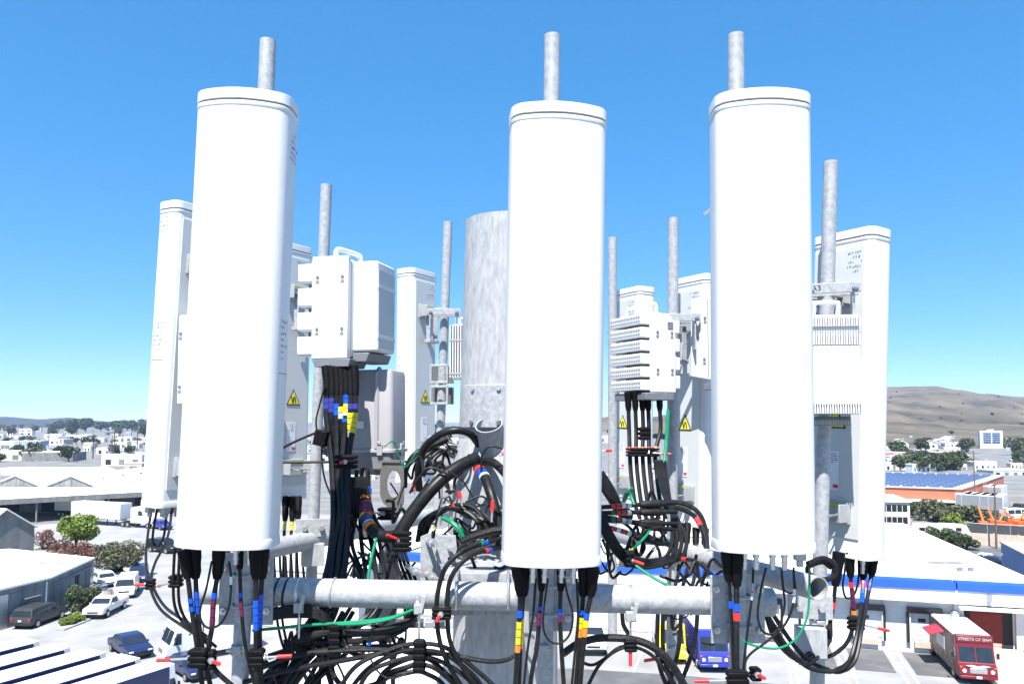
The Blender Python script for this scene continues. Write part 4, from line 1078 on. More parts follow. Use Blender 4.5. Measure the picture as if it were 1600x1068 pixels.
for i, (px, py) in enumerate(((376, 1010), (849, 1008), (1276, 971), (1051, 1010))):
    Y = 3.93 if i < 2 else (4.6 if i == 2 else 6.1)
    c = at(px, py, Y)
    t = thing('band_clamp', ['steel band clamp on the left mount pipe near its foot', 'steel band clamp on the middle mount pipe below the antenna', 'steel band clamp on the far right pipe below the open pipe end', 'steel band clamp on the rear post under the right half of the front pipe'][i], 'clamp', c, 'band clamps on the mount pipes')
    n = 24
    rr = [[V((math.cos(2 * math.pi * k / n) * rad, math.sin(2 * math.pi * k / n) * rad, z)) for k in range(n)] for rad, z in ((.0425, -.014), (.0455, -.014), (.0455, .014), (.0425, .014))]
    MB().loft(rr, caps=(False, False)).build('band', 'steel', t)
    MB().box((0.0, -0.058, 0.0), (0.05, 0.03, 0.045)).build('block', 'alu', t, bevel=0.004)
    MB().cyl((0.03, -0.06, 0), (-0.05, -0.06, 0), 0.008, n=8).build('screw', 'steel', t)
# ================================================================== SURROUNDINGS: materials
M['ground'] = mat('pale_asphalt_ground', (0.15, 0.148, 0.14), 0.9, var=0.16, scale=0.12, bump=0.15, bscale=3, c2=(0.24, 0.236, 0.23))
M['lot'] = mat('worn_concrete', (0.23, 0.227, 0.222), 0.9, var=0.12, scale=0.22, bump=0.15, bscale=4, c2=(0.36, 0.357, 0.35), detail=10, thr=(.25, .75))
M['asphalt'] = mat('grey_asphalt', (0.085, 0.086, 0.09), 0.9, var=0.2, scale=0.4, bump=0.2, bscale=6, c2=(0.15, 0.15, 0.15), detail=10)
M['paint'] = mat('road_paint', (0.45, 0.45, 0.44), 0.8, var=0.25, scale=2, c2=(0.62, 0.62, 0.6))
M['roofwhite'] = mat('white_coated_roof', (0.62, 0.62, 0.61), 0.85, var=0.06, scale=0.15, bump=0.1, bscale=2, c2=(0.80, 0.80, 0.79), thr=(0.22, 0.5))
M['roofgrey'] = mat('grey_membrane_roof', (0.42, 0.42, 0.42), 0.85, var=0.12, scale=0.2, c2=(0.58, 0.58, 0.57))
M['stain'] = mat('dirty_roof_patch', (0.16, 0.16, 0.16), 0.9, var=0.3, scale=1.2, c2=(0.30, 0.30, 0.295))
M['wallwhite'] = mat('white_painted_wall', (0.68, 0.68, 0.67), 0.8, var=0.08, scale=0.5, c2=(0.76, 0.76, 0.75))
M['wallcream'] = mat('cream_wall', (0.62, 0.57, 0.44), 0.8, var=0.08, scale=0.5)
M['wallgrey'] = mat('weathered_grey_wall', (0.15, 0.155, 0.152), 0.85, var=0.2, scale=0.8, stretch=(1, 1, 0.3), c2=(0.25, 0.255, 0.25))
M['wallpale'] = mat('pale_blue_grey_wall', (0.34, 0.40, 0.48), 0.8, var=0.08, scale=0.5)
M['wallblue'] = mat('blue_grey_wall', (0.16, 0.24, 0.42), 0.8, var=0.08, scale=0.5)
M['walltan'] = mat('tan_block_wall', (0.50, 0.42, 0.34), 0.9, var=0.12, scale=1.5)
M['orange'] = mat('orange_painted_wall', (0.52, 0.16, 0.085), 0.75, var=0.08, scale=0.4)
M['bluetrim'] = mat('bright_blue_fascia', (0.02, 0.10, 0.55), 0.5, var=0.08, scale=0.6)
M['darkopen'] = mat('opening_shade_black', (0.03, 0.03, 0.035), 0.9)  # near-black colour stands in for the shade inside openings
M['redwall'] = mat('dark_red_interior', (0.22, 0.03, 0.025), 0.8, var=0.15, scale=1)
M['glassd'] = mat('dark_glass', (0.02, 0.03, 0.04), 0.08, var=0.2, scale=2)
M['glassb'] = mat('blue_tinted_glass', (0.06, 0.12, 0.2), 0.1, var=0.3, scale=0.6)
M['solar'] = mat('solar_panel_blue', (0.075, 0.10, 0.19), 0.25, var=0.25, scale=0.3)
M['tyre'] = mat('tyre_rubber', (0.018, 0.018, 0.018), 0.8)
M['rim'] = mat('alloy_rim', (0.45, 0.45, 0.46), 0.35, metal=0.7)
M['carwhite'] = mat('car_white', (0.72, 0.72, 0.71), 0.3, var=0.03)
M['cargrey'] = mat('car_charcoal', (0.06, 0.065, 0.065), 0.3, metal=0.3, var=0.06)
M['carnavy'] = mat('car_navy', (0.015, 0.025, 0.08), 0.25, var=0.06)
M['carblack'] = mat('car_black', (0.015, 0.016, 0.02), 0.25)
M['carsilver'] = mat('car_silver', (0.42, 0.43, 0.44), 0.3, metal=0.5)
M['caryellow'] = mat('car_yellow', (0.75, 0.62, 0.02), 0.35)
M['carblue'] = mat('car_blue', (0.03, 0.04, 0.30), 0.3)
M['maroon'] = mat('truck_maroon', (0.16, 0.012, 0.022), 0.35, var=0.1, scale=2)
M['mural'] = mat('truck_mural', (0.06, 0.015, 0.015), 0.5, var=0.4, scale=1.4, c2=(0.28, 0.2, 0.16), detail=3)
M['awning'] = mat('awning_red', (0.32, 0.03, 0.05), 0.6)
M['lamp'] = mat('headlamp_glass', (0.75, 0.75, 0.72), 0.15)
M['tail'] = mat('tail_lamp_red', (0.5, 0.02, 0.02), 0.2)
M['chrome'] = mat('chrome_trim', (0.6, 0.6, 0.6), 0.2, metal=0.9)
M['leafbright'] = mat('leaf_bright_green', (0.10, 0.17, 0.015), 0.6, var=0.45, scale=1.2, c2=(0.24, 0.31, 0.04))
M['leafdark'] = mat('leaf_dark_green', (0.030, 0.055, 0.018), 0.7, var=0.4, scale=0.9, c2=(0.085, 0.12, 0.04))
M['leafolive'] = mat('leaf_grey_olive', (0.07, 0.08, 0.035), 0.7, var=0.4, scale=1.2, c2=(0.17, 0.18, 0.10))
M['leafred'] = mat('leaf_rusty_red', (0.10, 0.035, 0.022), 0.7, var=0.4, scale=1.2, c2=(0.24, 0.10, 0.06))
M['bark'] = mat('tree_bark', (0.07, 0.055, 0.04), 0.9, var=0.3, scale=4)
M['wood'] = mat('pole_wood', (0.13, 0.10, 0.075), 0.9, var=0.2, scale=3, stretch=(3, 3, 0.4))
M['hill'] = mat('dry_grass_hillside', (0.055, 0.055, 0.032), 0.95, var=0.25, scale=0.014, bump=1.0, bscale=0.05, stretch=(1.0, 0.5, 1.0), c2=(0.155, 0.122, 0.076), detail=14, thr=(.34, .60))
M['hillgreen'] = mat('wooded_hillside', (0.015, 0.022, 0.014), 0.95, var=0.4, scale=0.02, bump=0.6, bscale=0.05, c2=(0.06, 0.065, 0.045), detail=10)
M['machine'] = mat('machine_orange', (0.70, 0.13, 0.02), 0.5, var=0.15, scale=1)
M['rubble'] = mat('rusty_scrap', (0.32, 0.12, 0.07), 0.8, var=0.4, scale=0.8, c2=(0.5, 0.36, 0.27))
M['yellowsteel'] = mat('yellow_post_paint', (0.75, 0.62, 0.02), 0.5)
M['screen'] = mat('dark_fence_screen', (0.05, 0.055, 0.06), 0.8, var=0.2, scale=0.6)


def S(o, kind='structure'):
    o['kind'] = kind
    return o


def sheet(name, poly, z, m):
    mb = MB()
    mb.add([(x, y, z) for x, y in poly], [tuple(range(len(poly)))])
    return S(mb.build(name, m, loc=(poly[0][0], poly[0][1], z), smooth=False))


def G(px, py, z=0.0):
    p = gz(px, py, z)
    return (p.x, p.y)


# ------------------------------------------------------------------ ground
gm = MB()
gm.add([(-9000, -300, 0), (9000, -300, 0), (9000, 12000, 0), (-9000, 12000, 0)], [(0, 1, 2, 3)])
S(gm.build('ground', 'ground', loc=(0, 0, 0), smooth=False))
sheet('parking_lot', [(-95, 20), (-10, 20), (-14, 150), (-60, 150), (-95, 128)], 0.02, 'lot')
sheet('loading_yard', [(-9, 20), (60, 20), (46, 56), (24, 63), (-9, 72)], 0.02, 'lot')
sheet('asphalt_drive', [(-2, 20), (24, 20), (22, 52.5), (12, 55.5), (4.5, 57), (-2, 57)], 0.04, 'asphalt')
sheet('street', [G(1450, 866), G(1600, 872), (140, 78), (150, 90), G(1600, 858), G(1480, 853), G(1380, 848), G(1380, 856)], 0.03, 'asphalt')
for a, b in (((165, 968), (215, 958)), ((120, 975), (150, 969)), ((205, 950), (228, 944))):
    pa, pb = V(G(*a)), V(G(*b))
    d = (pb - pa).normalized() * 0.1
    nrm = V((-d.y, d.x))
    sheet('lane_marking', [tuple(pa - nrm), tuple(pb - nrm), tuple(pb + nrm), tuple(pa + nrm)], 0.03, 'paint')

# ------------------------------------------------------------------ hills
def heightfield(name, x0, x1, y0, y1, nx, ny, fn, m):
    mb = MB()
    vs = []
    for j in range(ny + 1):
        for i in range(nx + 1):
            x, y = x0 + (x1 - x0) * i / nx, y0 + (y1 - y0) * j / ny
            vs.append((x, y, fn(x, y)))
    fs = [(j * (nx + 1) + i, j * (nx + 1) + i + 1, (j + 1) * (nx + 1) + i + 1, (j + 1) * (nx + 1) + i) for j in range(ny) for i in range(nx)]
    mb.add(vs, fs)
    return S(mb.build(name, m, loc=(x0, y0, 0), angle=180))


def interp(tab, x):
    if x <= tab[0][0]:
        return tab[0][1]
    for (a, b), (c, d) in zip(tab, tab[1:]):
        if x <= c:
            t = (x - a) / (c - a)
            t = t * t * (3 - 2 * t)
            return b + (d - b) * t
    return tab[-1][1]


RIDGE = [(900, 658), (1050, 650), (1200, 628), (1310, 610), (1400, 605), (1460, 603), (1500, 609), (1540, 615), (1600, 620), (1700, 628), (1850, 645), (2100, 655)]


def right_hill(x, y):
    px = 800 + x / y * 1200
    hr = 18 + (658 - interp(RIDGE, px)) / 1200 * 1950
    s = (y - 470) / (1950 - 470)
    if s <= 0:
        return -2.0
    k = min(1.0, s)
    k = k ** 1.25
    if s > 1:
        k = max(0.0, 1 - (s - 1) * 0.9)
    nz = noise.fractal(V((x * 0.005, y * 0.005, 0.3)), 0.8, 2.0, 6) * 26 * min(1, s * 3) * max(0.0, 1 - abs(s - 0.5) * 1.75)
    gul = -abs(noise.noise(V((x * 0.006 + y * .002, y * 0.0012, 4.0)))) * 16 * min(1, s * 2) * max(0.0, 1 - s)
    return max(-2.0, hr * k + nz + gul - 1.0)


heightfield('hill', 150, 2700, 470, 2700, 260, 220, right_hill, 'hill')
LR = [(-400, 648), (-100, 648), (0, 652), (50, 655), (100, 653), (150, 658), (230, 663), (330, 664), (500, 666), (800, 667), (1200, 667)]


def left_hill(x, y):
    px = 800 + x / y * 1200
    hr = 18 + (658 - interp(LR, px)) / 1200 * 3300 + noise.fractal(V((x * 0.006, y * 0.004, 1.0)), 0.8, 2, 5) * 9
    s = (y - 2100) / 1200
    if s <= 0:
        return -2
    k = min(1.0, s) if s < 1 else max(0, 1 - (s - 1) * 1.2)
    return max(-2.0, hr * (k * k * (3 - 2 * k)) + noise.fractal(V((x * 0.02, y * 0.02, 2.0)), 0.9, 2, 4) * 4 * k - 1)


heightfield('wooded_hills', -4200, 900, 2100, 4200, 200, 60, left_hill, 'hillgreen')


# ------------------------------------------------------------------ buildings
def wallT(p0, p1):
    d = (V(p1) - V(p0)).normalized()
    return frame((p0[0], p0[1], 0), (d.y, -d.x, 0))


def building(name, label, cat, poly, h, wm, rm, group=None, parapet=0.0, over=0.12, roof_t=0.18, mono=None):
    cx, cy = sum(p[0] for p in poly) / len(poly), sum(p[1] for p in poly) / len(poly)
    b = thing(name, label, cat, (cx, cy, 0), group)
    loc = [(x - cx, y - cy) for x, y in poly]
    MB().prism(loc, 0.0, h).build('wall', wm, b, smooth=False)
    sc_ = [((x * (1 + over / max(1e-6, math.hypot(x, y)))), y * (1 + over / max(1e-6, math.hypot(x, y)))) for x, y in loc]
    MB().prism(sc_, h + 0.003, h + roof_t).build('roof', rm, b, smooth=False)
    return b


def wall_piece(b, p0, p1, s, z, w, h, m, name, out=0.04, depth=0.08):
    """a box on the wall p0-p1 at distance s along it; stands proud by out"""
    T = WM[b.name].inverted() @ wallT(p0, p1)
    return MB().box((s + w / 2, -out + depth / 2, z + h / 2), (w, depth, h), T).build(name, m, b, smooth=False)


def gable(name, label, cat, origin, rz, w, l, eave, ridge, wm, rm, group=None, over=0.3):
    """ridge along local y; gable ends at y=0 and y=l"""
    b = thing(name, label, cat, turn((origin[0], origin[1], 0), rz), group)
    MB().extr([(-w / 2, 0), (w / 2, 0), (w / 2, eave), (0, ridge), (-w / 2, eave)], 'y', 0, l).build('wall', wm, b, smooth=False)
    sl = (ridge - eave) / (w / 2)
    for sx in (-1, 1):
        x1 = sx * (w / 2 + over)
        z1 = eave - sl * over
        MB().extr([(0, ridge + 0.01), (x1, z1 + 0.01), (x1, z1 + 0.16), (0, ridge + 0.16)] if sx > 0 else [(0, ridge + 0.01), (0, ridge + 0.16), (x1, z1 + 0.16), (x1, z1 + 0.01)], 'y', -over, l + over).build('roof', rm, b, smooth=False)
    return b


# low grey shed with the white roof on the left
shed = [(-45.9, 61.5), (-44.4, 66.7), (-42.9, 72.2), (-44.4, 82.4), (-57, 88), (-72, 80), (-72, 61.5)]
b = building('low_shed', 'low grey shed with a wide white roof at the left edge', 'shed', shed, 3.4, 'wallgrey', 'roofwhite')
rg = random.Random(3)
for (p0, p1) in ((shed[0], shed[1]), (shed[1], shed[2]), (shed[2], shed[3])):
    L = (V(p1) - V(p0)).length
    s = 0.0
    while s < L - 0.3:
        w = min(rg.uniform(0.9, 1.5), L - s)
        wall_piece(b, p0, p1, s + 0.02, 0.05, w - 0.04, rg.uniform(2.7, 2.95), ['wallgrey', 'wallgrey', 'carsilver' if rg.random() < .3 else 'wallgrey'][rg.randrange(3)], 'wall_panel', out=rg.uniform(0.03, 0.06))
        s += w
wall_piece(b, shed[2], shed[3], 0.6, 0.05, 4.6, 2.6, 'wallgrey', 'sliding_door', out=0.14)
wall_piece(b, shed[2], shed[3], 0.3, 2.72, 9.0, 0.16, 'midgrey', 'door_rail', out=0.16)
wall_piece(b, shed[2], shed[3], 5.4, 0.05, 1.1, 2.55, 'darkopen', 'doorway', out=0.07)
wall_piece(b, shed[1], shed[2], 3.3, 0.05, 1.0, 2.1, 'midgrey', 'door', out=0.11)
wall_piece(b, shed[1], shed[2], 2.9, 2.15, 1.6, 0.08, 'midgrey', 'door_canopy', out=0.4, depth=0.4)
wall_piece(b, shed[1], shed[2], 5.2, 0.05, 0.12, 3.2, 'wallwhite', 'downpipe', out=0.12)
for k in range(6):
    p = V((-60 + k * 2.6, 70 + (k % 3) * 4.5, 0)) - V(WM[b.name].translation)
    MB().box((p.x, p.y, 3.62), (2.2, 0.35, 0.06)).build('roof_patch', 'stain', b, smooth=False)

g = gable('gabled_house', 'small gabled grey building with white roof at the left edge', 'building', (-65.4, 100.0), R(63), 7.5, 12, 4.0, 6.6, 'wallgrey', 'roofwhite')
MB().box((1.0, -0.03, 1.0), (1.0, 0.06, 2.0)).build('door', 'midgrey', g)
MB().cyl((0, 1.5, 6.6), (0, 1.5, 11.5), 0.06).build('antenna_mast', 'steel', g)

# multi-gabled warehouse with canopy
W2 = thing('gabled_warehouse', 'long warehouse with repeated low gables and a wide canopy on the left', 'warehouse', turn((-81, 152, 0), R(-4)))
MB().loft([[(0, 0, 0), (11.4, 0, 0), (11.4, 30, 0), (0, 30, 0)], [(0, 0, 4.85), (11.4, 0, 4.85), (11.4, 30, 6.9), (0, 30, 6.9)]]).build('bay', 'wallgrey', W2, smooth=False)
MB().loft([[(-0.2, -0.3, 4.87), (11.7, -0.3, 4.87), (11.7, 30.2, 6.95), (-0.2, 30.2, 6.95)], [(-0.2, -0.3, 5.05), (11.7, -0.3, 5.05), (11.7, 30.2, 7.13), (-0.2, 30.2, 7.13)]]).build('roof', 'roofwhite', W2, smooth=False)
for k in range(4):
    MB().box((1.5 + k * 2.6, 8 + (k % 2) * 6, 5.75 + (k % 2) * .41), (2.0, .5, .12)).build('roof_patch', 'stain', W2, smooth=False)
for k, x in enumerate((-17.5, -6.0)):
    w_, e_, r_ = 11.5, 4.9, 7.2
    MB().extr([(x - w_ / 2, 0), (x + w_ / 2, 0), (x + w_ / 2, e_), (x, r_), (x - w_ / 2, e_)], 'y', 0.0 if k < 2 else 3.0, 30).build('bay', 'wallcream' if k == 5 else 'wallgrey', W2, smooth=False)
    for sx in (-1, 1):
        pr = [(x, r_ + 0.02), (x + sx * w_ / 2, e_ + 0.02), (x + sx * w_ / 2, e_ + 0.2), (x, r_ + 0.2)]
        MB().extr(pr, 'y', -0.3 if k < 2 else -0.2, 30.3).build('roof', 'roofwhite', W2, smooth=False)
    MB().box((x, -0.06, 5.5), (0.2, 0.1, 3.2)).build('gable_post', 'wallgrey', W2, smooth=False)
    for j in range(3):
        MB().box((x + 2.4, 6 + j * 7, 6.25), (0.9, 0.9, 0.8)).build('roof_vent', 'carsilver', W2, smooth=False)
MB().loft([[(-24, -34, 4.3), (11.6, -1, 4.3), (11.6, -0.2, 4.9), (-24, -0.2, 4.9)], [(-24, -34, 4.45), (11.6, -1, 4.45), (11.6, -0.2, 5.05), (-24, -0.2, 5.05)]]).build('canopy_roof', 'roofwhite', W2, smooth=False)
MB().loft([[(-24, -34.2, 3.5), (11.6, -1.2, 3.5), (11.6, -1.0, 3.5), (-24, -34.0, 3.5)], [(-24, -34.2, 4.45), (11.6, -1.2, 4.45), (11.6, -1.0, 4.45), (-24, -34.0, 4.45)]]).build('canopy_fascia', 'wallgrey', W2, smooth=False)
for k in range(4):
    x = -20 + k * 8.5
    MB().box((x, -33.4 + (x + 24) / 35.6 * 33, 1.75), (0.25, 0.25, 3.5)).build('canopy_post', 'wallgrey', W2, smooth=False)
MB().box((-6, -0.25, 1.9), (33, 0.1, 3.4)).build('canopy_shade_panel', 'darkopen', W2, smooth=False)  # flat dark board: shade under the canopy put into its colour
for k in range(3):
    MB().box((-14 + k * 9.5, -0.35, 1.6), (4.5, 0.1, 3.0)).build('bay_door', 'wallgrey', W2, smooth=False)
MB().box((12.5, 1.0, 2.2), (2.6, 5.0, 4.4)).build('end_wall', 'wallcream', W2, smooth=False)

# the white warehouse with loading docks on the right
D0, DD = V((25.6, 62.8)), V((0.959, -0.283))
DN = V((-0.283, -0.959))


def dk(s, t=0.0):
    p = D0 + DD * s + DN * t
    return (p.x, p.y)


rear = V((0.2, 0.98)) * 36
poly = [dk(-38, 0), dk(15.2, 0), tuple(V(dk(15.2, 0)) + rear), tuple(V(dk(-38, 0)) + rear)]
dock = building('dock_warehouse', 'large white warehouse with blue roof edge and loading docks on the right', 'warehouse', poly, 5.55, 'wallwhite', 'roofwhite', over=0.0, roof_t=0.16)
p0, p1 = poly[0], poly[1]
wall_piece(dock, p0, p1, 0.0, 4.15, 53.2, 1.0, 'wallwhite', 'canopy_band', out=1.15, depth=1.14)
for k in range(8):
    wall_piece(dock, p0, p1, 0.05 + k * 6.7, 5.155, 6.6, 0.6, 'bluetrim', 'fascia_panel', out=1.25, depth=1.24)
for k in range(9):
    wall_piece(dock, p0, p1, 4.0 + k * 5.4, 4.02, 0.5, 0.13, 'wallwhite', 'canopy_bracket', out=0.9, depth=0.5)
for s in (24.6, 28.35, 32.1, 35.85, 39.75, 43.8):
    d = wall_piece(dock, p0, p1, s, 1.0, 2.1, 2.1, 'wallwhite', 'dock_door', out=0.05, depth=0.08)
    wall_piece(dock, p0, p1, s - 0.18, 3.1, 2.46, 0.42, 'carblack', 'dock_header', out=0.42, depth=0.42)
    for sx in (-0.24, 2.06):
        wall_piece(dock, p0, p1, s + sx, 0.8, 0.26, 2.3, 'carblack', 'dock_seal', out=0.3, depth=0.3)
        wall_piece(dock, p0, p1, s + (sx + .2 if sx < 0 else sx - .03), 0.8, 0.09, 2.3, 'wallwhite', 'seal_edge', out=0.34, depth=0.3)
    wall_piece(dock, p0, p1, s + 0.6, 2.35, 0.55, 0.3, 'glassd', 'door_window', out=0.06, depth=0.03)
    wall_piece(dock, p0, p1, s + 0.3, 0.45, 1.5, 0.45, 'walltan', 'dock_bumper', out=0.34, depth=0.34)
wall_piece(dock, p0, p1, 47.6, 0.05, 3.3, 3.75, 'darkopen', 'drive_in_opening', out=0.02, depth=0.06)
wall_piece(dock, p0, p1, 48.0, 0.9, 2.2, 2.5, 'redwall', 'red_inner_wall', out=0.05, depth=0.06)
wall_piece(dock, p0, p1, 49.2, 0.05, 0.9, 1.1, 'walltan', 'crate_in_doorway', out=0.08, depth=0.06)
wall_piece(dock, p0, p1, 47.0, 3.82, 4.6, 0.2, 'wallwhite', 'door_canopy', out=1.6, depth=1.5)
wall_piece(dock, p0, p1, 46.9, 0.0, 0.6, 4.1, 'wallwhite', 'door_jamb', out=0.5, depth=0.5)
wall_piece(dock, p0, p1, 51.0, 0.0, 2.2, 4.1, 'wallwhite', 'door_jamb', out=0.5, depth=0.5)
lw = wall_piece(dock, p0, p1, 48.9, 4.5, 0.3, 0.5, 'carsilver', 'wall_lamp', out=1.5, depth=0.35)
for i in range(5):
    wall_piece(dock, p0, p1, 26 + i * 5.3, 0.3, 0.02, 3.6, 'roofgrey', 'panel_joint', out=0.02, depth=0.06)
for k in range(14):
    q = V(dk(-30 + k * 3.1, -4 - (k * 7) % 29)) - WM[dock.name].translation.to_2d()
    MB().box((q.x, q.y, 5.725), (rg.uniform(1, 3.5), rg.uniform(.4, 1.2), 0.03), None).build('roof_patch', 'stain', dock, smooth=False)
for k in range(5):
    q = V(dk(-20 + k * 7.5, -12 - (k % 2) * 8)) - WM[dock.name].translation.to_2d()
    MB().box((q.x, q.y, 6.0), (1.0, 1.0, 0.55)).build('skylight', 'wallwhite', dock, smooth=False)
for i, px in enumerate((1500, 1517)):
    p = gz(px, 897, 5.7)
    t = thing('floodlight', ['left floodlight of the pair on the blue roof edge', 'right floodlight of the pair on the blue roof edge'][i], 'floodlight', p, 'floodlights on the roof edge')
    MB().box((0, 0, 0.42), (0.42, 0.2, 0.34)).build('head', 'midgrey', t, bevel=0.03)
    MB().cyl((0, 0, 0.02), (0, 0, 0.28), 0.03).build('stem', 'steel', t)
# apron strips and lines before the docks
for s in (23.9, 27.6, 31.3, 35.1, 39.0, 43.0):
    a = [dk(s - 38, 0.4), dk(s - 38 + 2.9, 0.4), dk(s - 38 + 2.9, 13), dk(s - 38, 13)]
    if s > 34:
        sheet('dock_pit', [dk(s - 38 + .1, 0.4), dk(s - 38 + 2.8, 0.4), dk(s - 38 + 2.8, 6.0), dk(s - 38 + .1, 6.0)], 0.03, 'asphalt')
    sheet('dock_line', [dk(s - 38 - .3, 0.4), dk(s - 38 - .14, 0.4), dk(s - 38 - .14, 13), dk(s - 38 - .3, 13)], 0.035, 'paint')
    sheet('dock_line', [dk(s - 38 + 3.05, 0.4), dk(s - 38 + 3.2, 0.4), dk(s - 38 + 3.2, 13), dk(s - 38 + 3.05, 13)], 0.035, 'paint')
mb = MB()
ra = [dk(47.2 - 38, 0.5), dk(52.5 - 38, 0.5), dk(52.5 - 38, 14), dk(48.0 - 38, 14)]
mb.loft([[(x, y, 0.05) for x, y in ra], [(ra[0][0], ra[0][1], 0.9), (ra[1][0], ra[1][1], 0.9), (ra[2][0], ra[2][1], 0.1), (ra[3][0], ra[3][1], 0.1)]])
S(mb.build('ramp', 'walltan', smooth=False))
for i, s in enumerate((51.4, 52.2)):
    x, y = dk(s - 38, 1.4)
    t = MB().cyl((x, y, 0.5), (x, y, 2.0), 0.12, n=12).build('bollard', 'yellowsteel')
    tag(t, ['yellow bollard beside the red doorway', 'second yellow bollard right of the red doorway'][i], 'bollard', 'yellow bollards by the red doorway')
# blue building on the right edge
bb_ = building('blue_building', 'blue-walled flat building at the right edge', 'building', [(58, 92), (52.6, 75.6), (80, 68), (86, 86)], 3.6, 'wallblue', 'walltan')
wall_piece(bb_, (58, 92), (52.6, 75.6), 9, 0.1, 1.2, 2.1, 'carnavy', 'door', out=0.06)
wall_piece(bb_, (58, 92), (52.6, 75.6), 0.8, 2.3, 0.25, 0.25, 'lamp', 'wall_lamp', out=0.2, depth=0.2)
# white flat building and stacks behind the mount in the middle
b = building('flat_building', 'white flat-roofed building seen between the cables left of centre', 'building', [(-27, 70), (-13, 66), (-8, 92), (-24, 98)], 5.0, 'wallwhite', 'roofwhite', group='flat white buildings')
for k in range(4):
    wall_piece(b, (-27, 70), (-13, 66), 1.5 + k * 3.3, 0.1, 2.0, 2.4, 'roofgrey', 'roller_door', out=0.05)
b = building('flat_building', 'low white building under the middle of the front pipe', 'building', [(-13, 43), (-4.5, 42), (-4, 56), (-13, 57)], 2.9, 'wallwhite', 'roofwhite', group='flat white buildings')
for k in range(3):
    wall_piece(b, (-13, 43), (-4.5, 42), 0.8 + k * 2.8, 0.6, 1.6, 1.2, 'glassd', 'window', out=0.05)

# yellow office
yo = [(48.0, 114), (57.6, 112), (60, 122), (50, 124)]
b = building('yellow_office', 'two-storey pale yellow office block with long window bands', 'office', yo, 6.3, 'wallcream', 'roofwhite', over=0.4)
for z in (1.3, 3.2, 4.95):
    for k in range(13):
        f = wall_piece(b, yo[0], yo[1], 0.2 + k * 0.72, z, 0.62, 0.95, 'glassd', 'window', out=0.04)
# orange solar-roof building
so_p = [(62, 163.5), (88.5, 152), (121, 190), (96, 204)]
ob_ = building('solar_warehouse', 'orange-walled warehouse with a roof of blue solar panels', 'warehouse', so_p, 4.6, 'orange', 'roofgrey', over=0.3)
wall_piece(ob_, so_p[0], so_p[1], 0.3, 0.1, 28.2, 1.9, 'darkopen', 'recess_shade_panel', out=0.06)  # flat panel on the wall; the dark of a recess painted on
wall_piece(ob_, so_p[0], so_p[1], 0.2, 2.05, 28.4, 0.35, 'wallwhite', 'canopy', out=1.2, depth=1.2)
wall_piece(ob_, so_p[1], so_p[2], 0.3, 0.1, 16, 1.9, 'wallgrey', 'side_recess', out=0.06)
wall_piece(ob_, so_p[1], so_p[2], 0.1, 2.1, 16, 0.3, 'wallwhite', 'side_canopy', out=3.5, depth=3.5)
u, w = (V(so_p[1]) - V(so_p[0])), (V(so_p[2]) - V(so_p[1]))
Ti = WM[ob_.name].inverted()
pan = None
for i in range(11):
    for j in range(14):
        q = V(so_p[0]) + u * (0.07 + 0.083 * i) + w * (0.05 + 0.066 * j)
        T_ = turn((q.x, q.y, 4.95), math.atan2(u.y, u.x))
        if pan is None:
            pan = MB().box((0, 0, 0), (1.95, 1.55, 0.05), Matrix.Rotation(R(8), 4, 'X')).build('solar_panel', 'solar', ob_, smooth=False)
            c_ = pan
        else:
            c_ = pan.copy()
            col.objects.link(c_)
        c_.parent = ob_
        c_.matrix_local = Ti @ T_
        WM[c_.name] = WM[ob_.name].copy()

# white tower block at the foot of the hill
tb = [(313, 515), (327, 513), (330, 520), (316, 522)]
b = building('tower_block', 'white tower block with two big blue glass panels below the hill', 'tower', tb, 11.4, 'wallwhite', 'roofwhite', over=0.0)
for s in (2.0, 7.6):
    gl = wall_piece(b, tb[0], tb[1], s, 3.2, 4.9, 7.2, 'glassb', 'window_wall', out=0.1)
    for k in range(1, 5):
        wall_piece(b, tb[0], tb[1], s, 3.2 + k * 1.45, 4.9, 0.12, 'wallwhite', 'floor_band', out=0.14, depth=0.1)
MB().box((0, 0, 12.0), (3, 3, 1.2)).build('roof_plant', 'wallwhite', b)

# tan block wall with pilasters, fence and utility poles on the right
wa, wb = G(1516, 850), G(1640, 858)
T_ = wallT(wa, wb)
L = (V(wb) - V(wa)).length
t = thing('block_wall', 'tan block wall along the street on the right', 'wall', T_)
k = 0
x = 0.0
while x < L:
    w = min(3.0, L - x)
    MB().box((x + w / 2, 0, 0.85), (w - 0.03, 0.2, 1.7)).build('wall_panel', 'walltan', t, smooth=False)
    MB().box((x, 0, 0.9), (0.28, 0.3, 1.8)).build('pilaster', 'walltan', t, smooth=False)
    x += w
fa, fb = G(1508, 838), G(1640, 846)
T_ = wallT(fa, fb)
L = (V(fb) - V(fa)).length
t = thing('screen_fence', 'dark screened fence before the orange machines', 'fence', T_)
x = 0.0
while x < L:
    MB().box((x + 1.5, 0, 1.1), (2.94, 0.03, 2.0)).build('screen_panel', 'screen', t, smooth=False)
    MB().cyl((x, 0, 0), (x, 0, 2.4), 0.06, n=8).build('post', 'steel', t)
    MB().cyl((x, 0, 2.2), (x + 3, 0, 2.2), 0.04, n=8).build('rail', 'steel', t)
    x += 3.0


def utility_pole(label, px, py_base, h, arms=1, wires=False):
    p = gz(px, py_base)
    t = thing('utility_pole', label, 'utility pole', p, 'utility poles')
    MB().cyl((0, 0, 0), (0, 0, h), 0.16, 0.1, n=10).build('post', 'wood', t)
    for k in range(arms):
        MB().box((0, 0, h - 0.6 - k * 1.1), (2.2, 0.12, 0.14)).build('cross_arm', 'wood', t)
        for x in (-0.95, -0.4, 0.4, 0.95):
            MB().cyl((x, 0, h - 0.53 - k * 1.1), (x, 0, h - 0.3 - k * 1.1), 0.05, n=6).build('insulator', 'carsilver', t)
    return t


